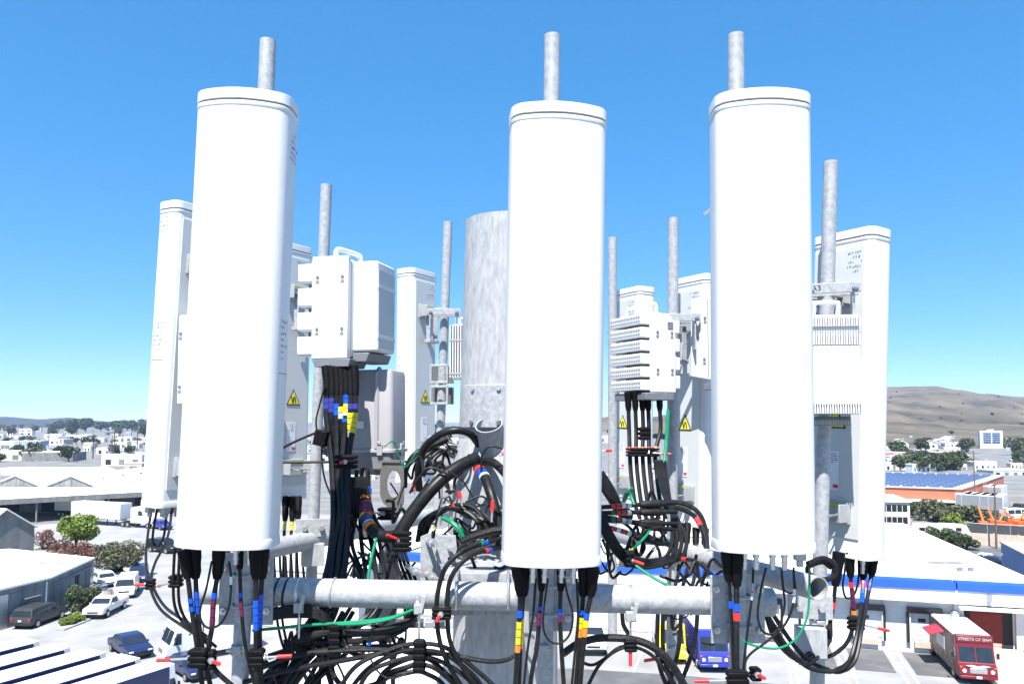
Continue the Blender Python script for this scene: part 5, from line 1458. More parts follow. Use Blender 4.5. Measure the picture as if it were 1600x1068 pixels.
utility_pole('wooden utility pole before the tan wall on the right', 1557, 857, 9.0, 0)
utility_pole('utility pole in front of the solar roof warehouse', 1524, 795, 12.0, 2)
for i, (px, py, h) in enumerate(((119, 722, 14), (174, 722, 15), (75, 708, 13), (190, 718, 12), (145, 700, 13), (30, 712, 12))):
    utility_pole(['utility pole left of the palm above the long warehouse', 'tall utility pole with two arms above the long warehouse', 'distant utility pole by the pale blue building', 'utility pole near the outer left antenna edge',
                  'thin distant utility pole behind the palms', 'distant utility pole at the left edge'][i], px, py, h, 2)
# ================================================================== VEHICLES
PROF = {
    'minivan': ([(-.5, .2), (-.5, .5), (-.485, .6), (-.44, .93), (-.37, 1.0), (.06, 1.0), (.15, .95), (.31, .63), (.46, .53), (.5, .42), (.5, .2)], (3, 2), (6, 7),
                [[(-.43, .65), (-.40, .91), (-.27, .93), (-.27, .65)], [(-.25, .65), (-.25, .93), (-.03, .93), (-.03, .65)], [(-.01, .65), (-.01, .93), (.12, .91), (.24, .65)]]),
    'suv': ([(-.5, .25), (-.5, .58), (-.47, .94), (-.42, 1.0), (.05, 1.0), (.12, .96), (.24, .66), (.47, .6), (.5, .5), (.5, .25)], (2, 1), (5, 6),
            [[(-.46, .66), (-.43, .93), (-.28, .93), (-.28, .66)], [(-.26, .66), (-.26, .93), (-.06, .93), (-.06, .66)], [(-.04, .66), (-.04, .93), (.10, .92), (.19, .66)]]),
    'sedan': ([(-.5, .25), (-.5, .55), (-.47, .64), (-.34, .67), (-.22, .96), (-.15, 1.0), (.05, 1.0), (.12, .95), (.26, .66), (.46, .56), (.5, .45), (.5, .25)], (4, 3), (7, 8),
              [[(-.28, .68), (-.2, .93), (-.07, .95), (-.07, .68)], [(-.05, .68), (-.05, .95), (.08, .93), (.2, .68)]]),
    'van': ([(-.5, .2), (-.5, .92), (-.47, 1.0), (.20, 1.0), (.26, .96), (.40, .6), (.48, .5), (.5, .4), (.5, .2)], (2, 1), (4, 5),
            [[(-.44, .6), (-.44, .88), (-.2, .9), (-.2, .6)], [(-.17, .6), (-.17, .9), (.06, .9), (.06, .6)], [(.09, .6), (.09, .9), (.24, .88), (.33, .6)]]),
    'pickup': ([(-.5, .28), (-.5, .42), (-.10, .42), (-.10, .64), (-.07, .95), (-.03, 1.0), (.10, 1.0), (.14, .96), (.25, .67), (.47, .6), (.5, .5), (.5, .28)], (4, 3), (7, 8),
               [[(-.06, .68), (-.045, .93), (.02, .94), (.02, .68)], [(.035, .68), (.035, .94), (.12, .92), (.2, .68)]]),
}


def vehicle(kind, label, cat, loc, head, L, W, H, body, group=None, name=None, dark=False):
    prof, rw, fw, wins = PROF[kind]
    t = thing(name or ('parked_' + kind), label, cat, turn((loc[0], loc[1], 0.0), head), group)
    P_ = [(x * L, z * H) for x, z in prof]

    def hw(z):
        return W / 2 * (1 - 0.16 * max(0.0, (z / H - 0.6) / 0.4)) - (0.03 if z < H * .3 else 0)
    mb = MB()
    n = len(P_)
    vs = [(x, hw(z), z) for x, z in P_] + [(x, -hw(z), z) for x, z in P_]
    fs = [tuple(range(n)), tuple(range(2 * n - 1, n - 1, -1))] + [(i, n + i, n + (i + 1) % n, (i + 1) % n) for i in range(n)]
    mb.add(vs, fs)
    mb.build('body', body, t, smooth=False, bevel=0.06, seg=3)
    for poly in wins:
        for sy in (1, -1):
            q = [V((x * L, sy * (hw(z * H) + 0.006), z * H)) for x, z in poly]
            MB().loft([q, [p + V((0, -sy * 0.03, 0)) for p in q]]).build('side_window', 'glassd', t, smooth=False)
    for (a, b_), nm in ((fw, 'windscreen'), (rw, 'rear_window')):
        A, B = V((P_[a][0], 0, P_[a][1])), V((P_[b_][0], 0, P_[b_][1]))
        nrm = V((B.z - A.z, 0, -(B.x - A.x))).normalized()
        if nrm.x * (1 if nm == 'windscreen' else -1) < 0:
            nrm = -nrm
        c0, c1 = A.lerp(B, .10), A.lerp(B, .92)
        wa, wb = hw(c0.z) - 0.09, hw(c1.z) - 0.07
        q = [c0 + V((0, wa, 0)), c0 - V((0, wa, 0)), c1 - V((0, wb, 0)), c1 + V((0, wb, 0))]
        MB().loft([[p + nrm * 0.012 for p in q], [p - nrm * 0.02 for p in q]]).build(nm, 'glassd', t, smooth=False)
    rw_ = 0.2 * H if kind in ('minivan', 'van') else 0.215 * H
    for x in (-.31 * L, .32 * L):
        for sy in (1, -1):
            y = sy * (W / 2 - 0.10)
            w_ = MB().cyl((x, y - 0.12, rw_), (x, y + 0.12, rw_), rw_, n=20).build('wheel', 'tyre', t)
            MB().cyl((x, y + sy * 0.10, rw_), (x, y + sy * 0.128, rw_), rw_ * .62, n=14).build('rim', 'rim', w_)
            MB().cyl((x, sy * (W / 2 - 0.035), rw_), (x, sy * (W / 2 - 0.028), rw_), rw_ * 1.18, n=20).build('wheel_arch', 'carblack', t)
    zl = P_[-1][1] + 0.55 * (P_[-2][1] - P_[-1][1]) if kind not in ('sedan',) else .46 * H
    for sy in (1, -1):
        MB().box((L / 2 - 0.02, sy * W * .36, H * .46), (0.08, W * .17, H * .07)).build('headlight', 'lamp', t, bevel=.01)
        MB().box((-L / 2 + 0.01, sy * W * .42, H * (.5 if kind != 'pickup' else .38)), (0.06, W * .08, H * .14)).build('tail_light', 'tail', t, bevel=.01)
        MB().box((.17 * L, sy * (W / 2 + 0.08), H * .66), (0.12, 0.16, 0.13)).build('mirror', body if not dark else 'carblack', t, bevel=.02)
    MB().box((L / 2 - 0.005, 0, H * .40), (0.05, W * .5, H * .07)).build('grille', 'carblack', t)
    MB().box((L / 2 + 0.0, 0, H * .27), (0.12, W * .9, H * .09)).build('bumper', 'carblack' if kind != 'van' else body, t, bevel=.02)
    MB().box((-L / 2 - 0.0, 0, H * .28), (0.12, W * .9, H * .09)).build('bumper', 'carblack' if kind != 'van' else body, t, bevel=.02)
    MB().box((-L / 2 - 0.035, 0, H * .44), (0.06, 0.3, 0.12)).build('number_plate', 'paper', t)
    if kind == 'pickup':
        for sy in (1, -1):
            MB().box((-.30 * L, sy * (W / 2 - 0.05), H * .52), (.40 * L, 0.08, H * .20)).build('bed_side', body, t, bevel=.015)
        MB().box((-.495 * L, 0, H * .52), (0.06, W * .9, H * .2)).build('tailgate', body, t, bevel=.015)
        MB().box((-.30 * L, 0, H * .425), (.38 * L, W * .86, 0.02)).build('bed_floor', 'cargrey', t)
    if kind == 'suv':
        for sy in (1, -1):
            MB().tube([(-.38 * L, sy * W * .36, H * 1.0), (-.36 * L, sy * W * .36, H * 1.05), (.0, sy * W * .36, H * 1.05), (.02 * L, sy * W * .36, H * 1.0)], 0.025).build('roof_rail', 'chrome', t)
    return t


def head_px(a, b):
    p, q = V(G(*a)), V(G(*b))
    return math.atan2(q.y - p.y, q.x - p.x)


vehicle('minivan', 'charcoal minivan parked by the grey shed wall', 'minivan', G(62, 972), head_px((55, 980), (97, 964)), 5.0, 1.95, 1.75, 'cargrey')
vehicle('pickup', 'white pickup truck parked beside the green shrubs', 'pickup', G(166, 957), head_px((185, 950), (150, 968)), 5.2, 1.9, 1.65, 'carwhite')
vehicle('van', 'white passenger van parked nearest behind the white pickup', 'van', G(198, 928), head_px((207, 915), (193, 938)), 5.0, 1.95, 1.95, 'carwhite')
vehicle('suv', 'dark sport utility car with roof rails behind the white van', 'car', G(216, 908), head_px((224, 890), (206, 925)), 4.7, 1.9, 1.75, 'carnavy')
vehicle('suv', 'black sport utility car left of the left antenna foot', 'car', G(256, 862), head_px((240, 864), (275, 868)), 4.9, 2.0, 1.85, 'carblack')
vehicle('sedan', 'silver car under the grey olive tree', 'car', G(178, 905), head_px((170, 895), (190, 915)), 4.5, 1.8, 1.45, 'carsilver', group='cars under the olive tree')
vehicle('sedan', 'white car half hidden by the grey olive tree trunk', 'car', G(163, 913), head_px((150, 905), (175, 920)), 4.5, 1.8, 1.45, 'carwhite', group='cars under the olive tree')
vehicle('sedan', 'navy car with its bonnet toward us behind the white truck roofs', 'car', G(203, 1020), head_px((190, 1010), (222, 1030)), 4.8, 1.9, 1.5, 'carnavy')
vehicle('sedan', 'dark navy car right of the last white truck roof', 'car', G(296, 1052), head_px((280, 1040), (318, 1062)), 4.7, 1.85, 1.45, 'carnavy')
vehicle('sedan', 'blue car parked behind the white semi truck', 'car', G(252, 826), head_px((245, 824), (270, 829)), 4.6, 1.85, 1.5, 'carblue')
vehicle('pickup', 'white pickup facing us under the middle antenna', 'pickup', G(925, 1010), R(-93), 5.3, 2.0, 1.9, 'carwhite')
vehicle('sedan', 'small dark car left of the round green tree lot', 'car', G(70, 1000), head_px((40, 1000), (90, 992)), 4.5, 1.8, 1.45, 'carblack') if False else None


def box_truck(label, loc, head, body, front, L=7.5, W=2.4, H=3.1, name='step_van', cat='truck', group=None, side=None, text=None, roof='carwhite'):
    t = thing(name, label, cat, turn((loc[0], loc[1], 0), head), group)
    s = side or body
    # cargo body with rounded roof
    MB().loft([[(x, y * W / 2 * k, z) for y, z, k in ((-1, .55, 1), (1, .55, 1), (1, H - .18, 1))] + [(x, W / 2 - .10, H - .05), (x, -W / 2 + .10, H - .05), (x, -W / 2, H - .18)] for x in (-L / 2, L / 2 - .9)]).build('cargo_body', s, t, smooth=False)
    MB().loft([[(x, W / 2 - .02, H - .12), (x, W / 2 - .12, H + .0), (x, -W / 2 + .12, H + .0), (x, -W / 2 + .02, H - .12)] for x in (-L / 2 - .02, L / 2 - .82)]).build('roof', roof, t, smooth=False)
    fx = L / 2
    pf = [(fx - .9, .5), (fx + .25, .5), (fx + .3, .75), (fx + .22, 1.30), (fx - .05, 1.42), (fx - .42, 2.45), (fx - .5, H - .03), (fx - .9, H - .03)]
    MB().extr(pf, 'y', -W / 2 + .02, W / 2 - .02).build('cab', front, t, smooth=False, bevel=.05)
    A, B = V((fx - .07, 0, 1.50)), V((fx - .42, 0, 2.42))
    nr = V((.934, 0, .356))
    for sy in (-1, 1):
        q = [A + V((0, sy * .04, 0)), A + V((0, sy * (W / 2 - .14), 0)), B + V((0, sy * (W / 2 - .16), 0)), B + V((0, sy * .04, 0))]
        MB().loft([[p + nr * .02 for p in q], [p - nr * .03 for p in q]]).build('windscreen', 'glassd', t, smooth=False)
        MB().cyl((fx + .27, sy * W * .36, .98), (fx + .31, sy * W * .36, .98), .13, n=14).build('headlight', 'lamp', t)
        MB().box((fx + .2, sy * W * .44, 1.22), (.1, .14, .1)).build('marker_lamp', 'machine', t)
        MB().box((fx - .35, sy * (W / 2 + .2), 1.9), (.06, .2, .4)).build('mirror', 'carblack', t, bevel=.02)
        q = [V((fx - .85, sy * (W / 2 + .002), 1.5)), V((fx - .3, sy * (W / 2 + .002), 1.5)), V((fx - .52, sy * (W / 2 + .002), 2.3)), V((fx - .85, sy * (W / 2 + .002), 2.3))]
        MB().loft([q, [p - V((0, sy * .05, 0)) for p in q]]).build('side_window', 'glassd', t, smooth=False)
        for x in (-L * .30, L * .36):
            w_ = MB().cyl((x, sy * (W / 2 - .30), .45), (x, sy * (W / 2 - .02), .45), .45, n=20).build('wheel', 'tyre', t)
            MB().cyl((x, sy * (W / 2 - .04), .45), (x, sy * (W / 2 + .0), .45), .26, n=14).build('rim', 'rim', w_)
    MB().box((fx + .285, 0, 1.0), (.05, W * .44, .36)).build('grille', 'carsilver', t, bevel=.02)
    MB().box((fx + .32, 0, .58), (.14, W * .96, .2)).build('bumper', front, t, bevel=.03)
    MB().box((fx + .395, 0, .6), (.02, .34, .16)).build('number_plate', 'paper', t)
    if text:
        MBt = strokes_text(text, .36, 'lettering', 'paint', t, Matrix.Translation((fx - .47, 0, H - .28)) @ Matrix.Rotation(R(90), 4, 'Z') @ Matrix.Rotation(R(90), 4, 'X'), .01)
    return t


# maroon food truck by the docks
ft_f, ft_r = V((31.75, 53.0)), V((34.15, 62.4))
hd = math.atan2((ft_f - ft_r).y, (ft_f - ft_r).x)
ftc = (ft_f + ft_r) / 2
ft = box_truck('maroon food truck with white roof and an open awning by the docks', (ftc.x, ftc.y), hd, 'maroon', 'maroon', L=8.4, W=2.4, H=3.2, name='food_truck', side='mural')
MB().box((3.72, 0, 2.93), (.16, 2.3, .46)).build('name_board', 'maroon', ft, bevel=.03)
strokes_text('STREETS OF SIAM', .27, 'lettering', 'paint', ft, Matrix.Translation((3.815, 0, 2.94)) @ Matrix.Rotation(R(90), 4, 'Z') @ Matrix.Rotation(R(90), 4, 'X'), .008)
aw = MB().loft([[(-.8, -1.2, 2.75), (1.3, -1.2, 2.75), (1.3, -2.2, 2.45), (-.8, -2.2, 2.45)], [(-.8, -1.2, 2.8), (1.3, -1.2, 2.8), (1.3, -2.2, 2.5), (-.8, -2.2, 2.5)]]).build('awning', 'awning', ft, smooth=False)
MB().box((.25, -1.215, 1.9), (1.9, .03, .9)).build('serving_hatch', 'wallwhite', ft, smooth=False)
for k in range(3):
    MB().box((-2.2 + k * .9, .5 - .3 * k, 3.35), (.5, .5, .3)).build('roof_vent', 'carsilver', ft, bevel=.03)
em = MB().extr([(-.75, 1.32), (-.4, 1.22), (0, 1.12), (.4, 1.22), (.75, 1.32), (.35, 1.36), (0, 1.3), (-.35, 1.36)], 'x', 4.37, 4.50, None)
em.build('winged_emblem', 'paint', ft, smooth=False)

# row of white-roofed step vans, bottom left
u = V((0.48, 0.877))
hd = math.atan2(u.y, u.x)
fr = [(54, 1003), (102, 1013), (158, 1021), (213, 1030), (267, 1039)]
names_ = ['white-roofed van farthest left in the slanting row at the bottom left', 'second white-roofed van from the left in the slanting row', 'middle white-roofed van of the slanting row at the bottom left',
          'fourth white-roofed van from the left in the slanting row', 'rightmost white-roofed van of the slanting row, nearest the mount']
for (px, py), lab in zip(fr, names_):
    p = gz(px, py, 3.15).to_2d()
    c = p - u * 3.6 - V((u.y, -u.x)) * 1.1
    box_truck(lab, (c.x, c.y), hd, 'carwhite', 'carwhite', L=9.0, W=1.95, H=3.2, side='carnavy', group='row of white-roofed vans')
box_truck('royal blue step van facing us below the right half of the front pipe', G(1101, 1028), R(-92), 'carblue', 'carblue', L=6.5, W=2.2, H=2.9)
box_truck('yellow and white step van half hidden by the rear post', G(1044, 1018), R(-95), 'carwhite', 'caryellow', L=6.0, W=2.0, H=2.8)

# white box truck with lettering left of the left mount pipe
bt = box_truck('white box truck with black lettering behind the left mount pipe', G(326, 1022), head_px((275, 1010), (230, 1018)), 'carwhite', 'carwhite', L=6.5, W=2.4, H=3.2, name='box_truck')
strokes_text('JM J', .7, 'lettering', 'ink', bt, Matrix.Translation((1.3, 1.215, 2.45)) @ Matrix.Rotation(R(180), 4, 'Z') @ Matrix.Rotation(R(90), 4, 'X'), .008)
strokes_text('JM J', .7, 'lettering', 'ink', bt, Matrix.Translation((1.3, -1.215, 2.45)) @ Matrix.Rotation(R(90), 4, 'X'), .008)

# semi truck and trailers in front of the long warehouse
def trailer(label, loc, head, L=12.5):
    t = thing('box_trailer', label, 'trailer', turn((loc[0], loc[1], 0), head), 'white box trailers')
    MB().box((0, 0, 2.55), (L, 2.5, 2.7)).build('box', 'carwhite', t, bevel=.05)
    MB().box((0, 0, 1.1), (L * .96, .9, .2)).build('chassis', 'carblack', t)
    MB().box((-L / 2 - .02, 0, 2.5), (.04, 2.3, 2.5)).build('rear_doors', 'carsilver', t)
    for x in (-L * .38, -L * .28):
        for sy in (-1, 1):
            w_ = MB().cyl((x, sy * .95, .5), (x, sy * 1.22, .5), .5, n=18).build('wheel', 'tyre', t)
            MB().cyl((x, sy * 1.2, .5), (x, sy * 1.24, .5), .27, n=12).build('rim', 'rim', w_)
    for sy in (-1, 1):
        MB().box((L * .22, sy * .9, .55), (.15, .15, 1.0)).build('landing_leg', 'carblack', t)
    return t


sa, sb = gz(112, 816), gz(205, 822)
hd = math.atan2(sb.y - sa.y, sb.x - sa.x)
mid = (sa + sb) / 2
trailer('white box trailer hitched to the white semi truck', (mid.x, mid.y), hd, 11.5)
pp = gz(108, 812)
trailer('white box trailer standing behind the hitched one by the canopy', (pp.x - 1, pp.y + 5), hd + .12, 9.0)
se = thing('semi_truck', 'white semi truck tractor in front of the long warehouse', 'semi truck', turn((sb.x + math.cos(hd) * 2.6, sb.y + math.sin(hd) * 2.6, 0), hd))
MB().extr([(-1.6, .8), (3.2, .8), (3.3, 1.6), (3.1, 1.9), (1.4, 2.1), (1.0, 3.1), (.6, 3.5), (-1.2, 3.5), (-1.6, 3.2)], 'y', -1.15, 1.15).build('cab', 'carwhite', se, smooth=False, bevel=.07)
for sy in (-1, 1):
    q = [V((.1, sy * 1.17, 2.1)), V((1.2, sy * 1.17, 2.1)), V((.85, sy * 1.17, 2.9)), V((.1, sy * 1.17, 2.9))]
    MB().loft([q, [p - V((0, sy * .05, 0)) for p in q]]).build('side_window', 'glassd', se, smooth=False)
    MB().cyl((-.3, sy * 1.0, 1.5), (-.3, sy * 1.0, 3.7), .08).build('exhaust_stack', 'chrome', se)
    MB().box((3.25, sy * .8, 1.35), (.1, .3, .2)).build('headlight', 'lamp', se)
    for x in (2.3, -2.2, -3.3):
        w_ = MB().cyl((x, sy * .9, .5), (x, sy * 1.2, .5), .5, n=18).build('wheel', 'tyre', se)
        MB().cyl((x, sy * 1.18, .5), (x, sy * 1.22, .5), .27, n=12).build('rim', 'rim', w_)
MB().loft([[(1.36, -1.0, 2.16), (1.36, 1.0, 2.16), (1.05, .95, 2.98), (1.05, -.95, 2.98)], [(1.3, -1.0, 2.13), (1.3, 1.0, 2.13), (.99, .95, 2.95), (.99, -.95, 2.95)]]).build('windscreen', 'glassd', se, smooth=False)
MB().box((3.3, 0, 1.3), (.06, 1.0, .7)).build('grille', 'chrome', se)
MB().box((-2.4, 0, .85), (3.0, .9, .25)).build('chassis', 'carblack', se)
MB().box((3.3, 0, .62), (.2, 2.2, .3)).build('bumper', 'carwhite', se, bevel=.03)

# yellow and blue truck parts and green bin below the cable hoop
fk = thing('forklift', 'yellow forklift with blue mast glimpsed through the cable loops', 'forklift', turn(G(556, 1062), R(-20)))
MB().extr([(-1.0, .3), (.9, .3), (.9, .8), (.2, .9), (-.3, 1.1), (-1.1, 1.2)], 'y', -.55, .55).build('chassis', 'caryellow', fk, smooth=False, bevel=.06)
for x, y in ((-.7, -.5), (-.7, .5), (.6, -.5), (.6, .5)):
    MB().tube([(x, y, .9), (x * .9, y * .9, 2.1)], .04).build('guard_post', 'carblack', fk)
MB().box((0, 0, 2.12), (1.4, 1.05, .07)).build('overhead_guard', 'caryellow', fk, bevel=.02)
for sy in (-.35, .35):
    MB().box((1.0, sy, 1.3), (.1, .12, 2.4)).build('mast', 'bluetrim', fk)
    MB().box((1.65, sy, .12), (1.2, .12, .05)).build('fork', 'carblack', fk)
    for x in (-.65, .6):
        MB().cyl((x, sy * 1.45, .3), (x, sy * 1.75, .3), .3, n=16).build('wheel', 'tyre', fk)
sv = thing('yellow_scooter_car', 'small yellow vehicle roof behind the lower left cables', 'vehicle', turn(G(520, 1058), R(30)))
MB().loft([ring(rrect(2.4, 1.4, .3), z, o) for z, o in ((.4, 0), (.9, 0), (1.0, -.1))]).build('body', 'caryellow', sv)
MB().loft([ring(rrect(1.3, 1.1, .2), z, o) for z, o in ((1.0, 0), (1.45, -.12))]).build('canopy', 'glassd', sv)
for x in (-.75, .75):
    for y in (-.62, .62):
        MB().cyl((x, y - .08, .3), (x, y + .08, .3), .3, n=14).build('wheel', 'tyre', sv)
bn = thing('green_bin', 'dark green dumpster seen through the cable hoop', 'dumpster', turn(G(612, 1052), R(12)))
MB().loft([[(-1.4, -.8, .15), (1.4, -.8, .15), (1.4, .8, .15), (-1.4, .8, .15)], [(-1.6, -.95, 1.3), (1.6, -.95, 1.3), (1.6, .95, 1.5), (-1.6, .95, 1.5)]]).build('tub', 'leafdark', bn, smooth=False)
for x in (-.8, .8):
    MB().box((x, 0, 1.47), (1.5, 1.9, .06), Matrix.Rotation(R(6), 4, 'X')).build('lid', 'tape_g', bn)
MB().box((0, -.92, .8), (3.0, .06, .1)).build('rib', 'tape_g', bn)
tp_ = thing('flat_truck', 'black flatbed with crates under the front pipe middle', 'truck', turn(G(648, 1008), R(4)))
MB().box((0, 0, 1.1), (5.5, 2.2, .25)).build('bed', 'carblack', tp_)
for k in range(6):
    MB().box((-2.2 + k * .85, -.3, 1.65), (.7, 1.2, .85)).build('crate', 'cargrey' if k % 2 else 'carsilver', tp_, bevel=.02)
for x in (-1.8, 1.8):
    for y in (-.95, .95):
        MB().cyl((x, y - .1, .5), (x, y + .1, .5), .5, n=16).build('wheel', 'tyre', tp_)
sg = thing('painted_board', 'cream board with black scrawl seen inside the cable hoop', 'sign', turn(G(660, 1075), R(2)))
MB().box((0, 0, .9), (2.6, .06, 1.4), Matrix.Rotation(R(-50), 4, 'X')).build('board', 'wallcream', sg)
scribble(2, -1.0, 1.15, .34, 2.0, Matrix.Rotation(R(-50), 4, 'X') @ Matrix.Translation((0, -.045, 0)), 9, .06).build('lettering', 'ink', sg, smooth=False)

# ================================================================== PLANTS
def foliage(n, blobs, leaf, seed):
    r = random.Random(seed)
    mb = MB()
    tot = sum(b[1][0] * b[1][1] * b[1][2] for b in blobs)
    for (c, rad) in blobs:
        k = max(8, int(n * rad[0] * rad[1] * rad[2] / tot))
        for _ in range(k):
            d = V((r.gauss(0, 1), r.gauss(0, 1), r.gauss(0, 1))).normalized()
            s = r.uniform(.55, 1.0) ** .6
            p = V(c) + V((d.x * rad[0], d.y * rad[1], d.z * rad[2])) * s
            a = V((r.gauss(0, 1), r.gauss(0, 1), r.gauss(0, .6))).normalized()
            b_ = a.cross(V((r.gauss(0, 1), r.gauss(0, 1), r.gauss(0, 1))).normalized())
            L = leaf * r.uniform(.6, 1.3)
            a, b_ = a * L, b_ * L * .6
            mb.add([p - a, p + b_, p + a, p - b_], [(0, 1, 2, 3)])
    return mb


def blobs_dome(r, h, k, z0, seed, flat=.5):
    q = random.Random(seed)
    out = []
    for i in range(k):
        a = q.uniform(0, 2 * math.pi)
        d = math.sqrt(q.random()) * r * .72
        zz = z0 + h * (q.uniform(.15, .85)) * (1 - .35 * (d / r) ** 2)
        s = r * q.uniform(.26, .42)
        out.append(((math.cos(a) * d, math.sin(a) * d, zz), (s, s, s * flat * 1.3)))
    return out


def tree(name, label, cat, loc, r, h, z0, m, n, leaf, seed, group=None, trunks=1, k=16, flat=.6):
    t = thing(name, label, cat, (loc[0], loc[1], 0), group)
    q = random.Random(seed)
    bl = blobs_dome(r, h, k, z0, seed, flat)
    foliage(n, bl, leaf, seed).build('crown', m, t, smooth=False)
    mb = MB()
    for i in range(trunks):
        a = 2 * math.pi * i / max(1, trunks)
        bx_, by_ = (math.cos(a) * .15, math.sin(a) * .15) if trunks > 1 else (0, 0)
        mb.tube([(bx_, by_, 0), (bx_ * 2, by_ * 2, z0 * .6), (bx_ * 5, by_ * 5, z0 + h * .25)], .1, 8, rfun=lambda t_: r * .05 * (1.3 - .6 * t_))
    for i in range(min(7, k)):
        c = V(bl[i][0])
        mb.tube([(0, 0, z0 * .5), (c.x * .4, c.y * .4, z0 * .5 + (c.z - z0 * .5) * .6), tuple(c)], .05, 6, rfun=lambda t_: r * .03 * (1.2 - .9 * t_))
    mb.build('trunk', 'bark', t)
    return t


tree('round_tree', 'bright green round-headed tree beside the trailers on the left', 'tree', G(118, 862), 3.3, 3.3, 1.7, 'leafbright', 6500, .22, 4, k=26)
tree('olive_tree', 'grey olive tree with spreading crown over parked cars', 'tree', G(183, 905), 3.0, 2.6, 1.7, 'leafolive', 6500, .16, 8, trunks=3, k=22)
for i, (px, py, r, h, m, lab) in enumerate(((66, 858, 2.0, 2.6, 'leafred', 'rusty shrub by the gabled house'), (92, 868, 2.2, 1.6, 'leafred', 'low rusty hedge left of the round tree'), (128, 870, 2.4, 1.5, 'leafred', 'low rusty hedge right of the round tree'),
                                            (152, 872, 2.0, 1.4, 'leafred', 'low rusty hedge nearest the olive tree'), (127, 955, 1.5, 2.6, 'leafdark', 'tall dark green shrub between minivan and pickup'), (137, 948, 1.3, 2.0, 'leafdark', 'dark green shrub behind the white pickup'),
                                            (104, 977, .8, .6, 'leafbright', 'yellow-green ground plants beside the minivan'), (118, 972, .8, .6, 'leafbright', 'yellow-green ground plants in the kerbed bed'))):
    tree('shrub', lab, 'shrub', G(px, py), r, h, .15, m, 1800, .13 if r > 1 else .09, 20 + i, 'shrubs on the left', k=10, flat=.7)
for i in range(7):                                # bits stored behind the pickup
    p = G(144 + (i % 4) * 8, 938 - (i // 4) * 7)
    bx = thing('stored_drum', ['white tank', 'blue drum', 'white tank', 'tan drum', 'silver drum', 'white tank', 'blue drum'][i] + ' in the clutter behind the white pickup', 'drum', (p[0], p[1], 0), 'clutter behind the white pickup')
    MB().cyl((0, 0, 0), (0, 0, 1.1), .45, n=16).build('drum', ['carwhite', 'carblue', 'carwhite', 'walltan', 'carsilver', 'carwhite', 'carblue'][i], bx)
    MB().cyl((0, 0, 1.1), (0, 0, 1.16), .47, n=16).build('lid', 'carsilver', bx)
kb = [G(88, 985), G(100, 985), G(140, 970), G(146, 962), G(136, 962), G(96, 976)]
S(MB().prism([tuple(p) for p in kb], 0.02, 0.14).build('kerb', 'lot', smooth=False))

# right side vegetation
for i, (px, py, r, h, z0, m, lab) in enumerate((
        (1458, 814, 3.4, 2.9, .7, 'leafolive', 'large olive tree before the orange warehouse'), (1485, 817, 3.5, 2.8, .6, 'leafolive', 'broad olive tree right of the yellow office'), (1505, 818, 3.2, 3.0, .6, 'leafolive', 'olive bush at the right end of the row'),
        (1436, 808, 2.4, 2.2, .6, 'leafdark', 'dark tree beside the yellow office'), (1492, 836, 2.4, 3.0, .5, 'leafbright', 'bright green bush above the parked caravans'), (1403, 820, 2.0, 2.0, .4, 'leafbright', 'bright bush below the yellow office'),
        (1540, 818, 3.5, 1.6, .3, 'leafolive', 'low scrub behind the orange machines'))):
    tree('broad_tree', lab, 'tree', G(px, py), r, h, z0, m, 2600, .26, 40 + i, 'trees right of the far right antenna', k=14)
for i in range(7):
    tree('hedge_bush', 'green hedge bush along the warehouse roof edge, %s' % ['first', 'second', 'third', 'fourth', 'fifth', 'sixth', 'seventh'][i] + ' from the left', 'bush', G(1462 + i * 8, 846 + i * 2.0), 1.7, 2.2, .2, 'leafdark', 1100, .18, 60 + i, 'hedge along the warehouse roof edge', k=8)

# machine yard
rq = random.Random(11)
for i in range(7):
    p = gz(1535 + i * 15, 832 - (i % 2) * 3)
    t = thing('aerial_lift', 'orange lifting machine in the yard, %s from the left' % ['first', 'second', 'third', 'fourth', 'fifth', 'sixth', 'seventh'][i], 'machine', turn((p.x, p.y, 0), rq.uniform(0, 3)), 'orange machines in the yard')
    MB().box((0, 0, .9), (2.6, 1.7, .8)).build('base', 'machine', t, bevel=.08)
    MB().box((-.3, 0, 1.6), (1.4, 1.2, .7)).build('turret', 'machine', t, bevel=.08)
    MB().cyl((-.6, 0, 1.8), (rq.uniform(.8, 2.0), 0, rq.uniform(2.8, 4.2)), .2, .14, n=8).build('boom', 'machine', t)
    for x in (-.85, .85):
        for y in (-.8, .8):
            MB().cyl((x, y - .15, .45), (x, y + .15, .45), .45, n=12).build('wheel', 'tyre', t)
for i in range(26):
    px, py = 1396 + rq.random() * 88, 0
    py = 826 + (px - 1396) * .17 + rq.uniform(-6, 4)
    p = gz(px, py)
    t = thing('scrap_pile', 'rusty scrap heap in the yard behind the white roof', 'scrap', turn((p.x, p.y, 0), rq.uniform(0, 3)), 'scrap heaps behind the white roof')
    mb = MB()
    for _ in range(9):
        mb.box((0, 0, 0), (rq.uniform(.3, 1.8), rq.uniform(.2, .7), rq.uniform(.1, .5)), Matrix.Translation((rq.uniform(-1, 1), rq.uniform(-1, 1), rq.uniform(.2, 1.1))) @ Matrix.Rotation(rq.uniform(0, 3), 4, (rq.random(), rq.random(), 1)))
    o_ = mb.build('scrap_pieces', rq.choice(['rubble', 'rubble', 'machine', 'carsilver', 'walltan']), t, smooth=False)
    o_['kind'] = 'stuff'
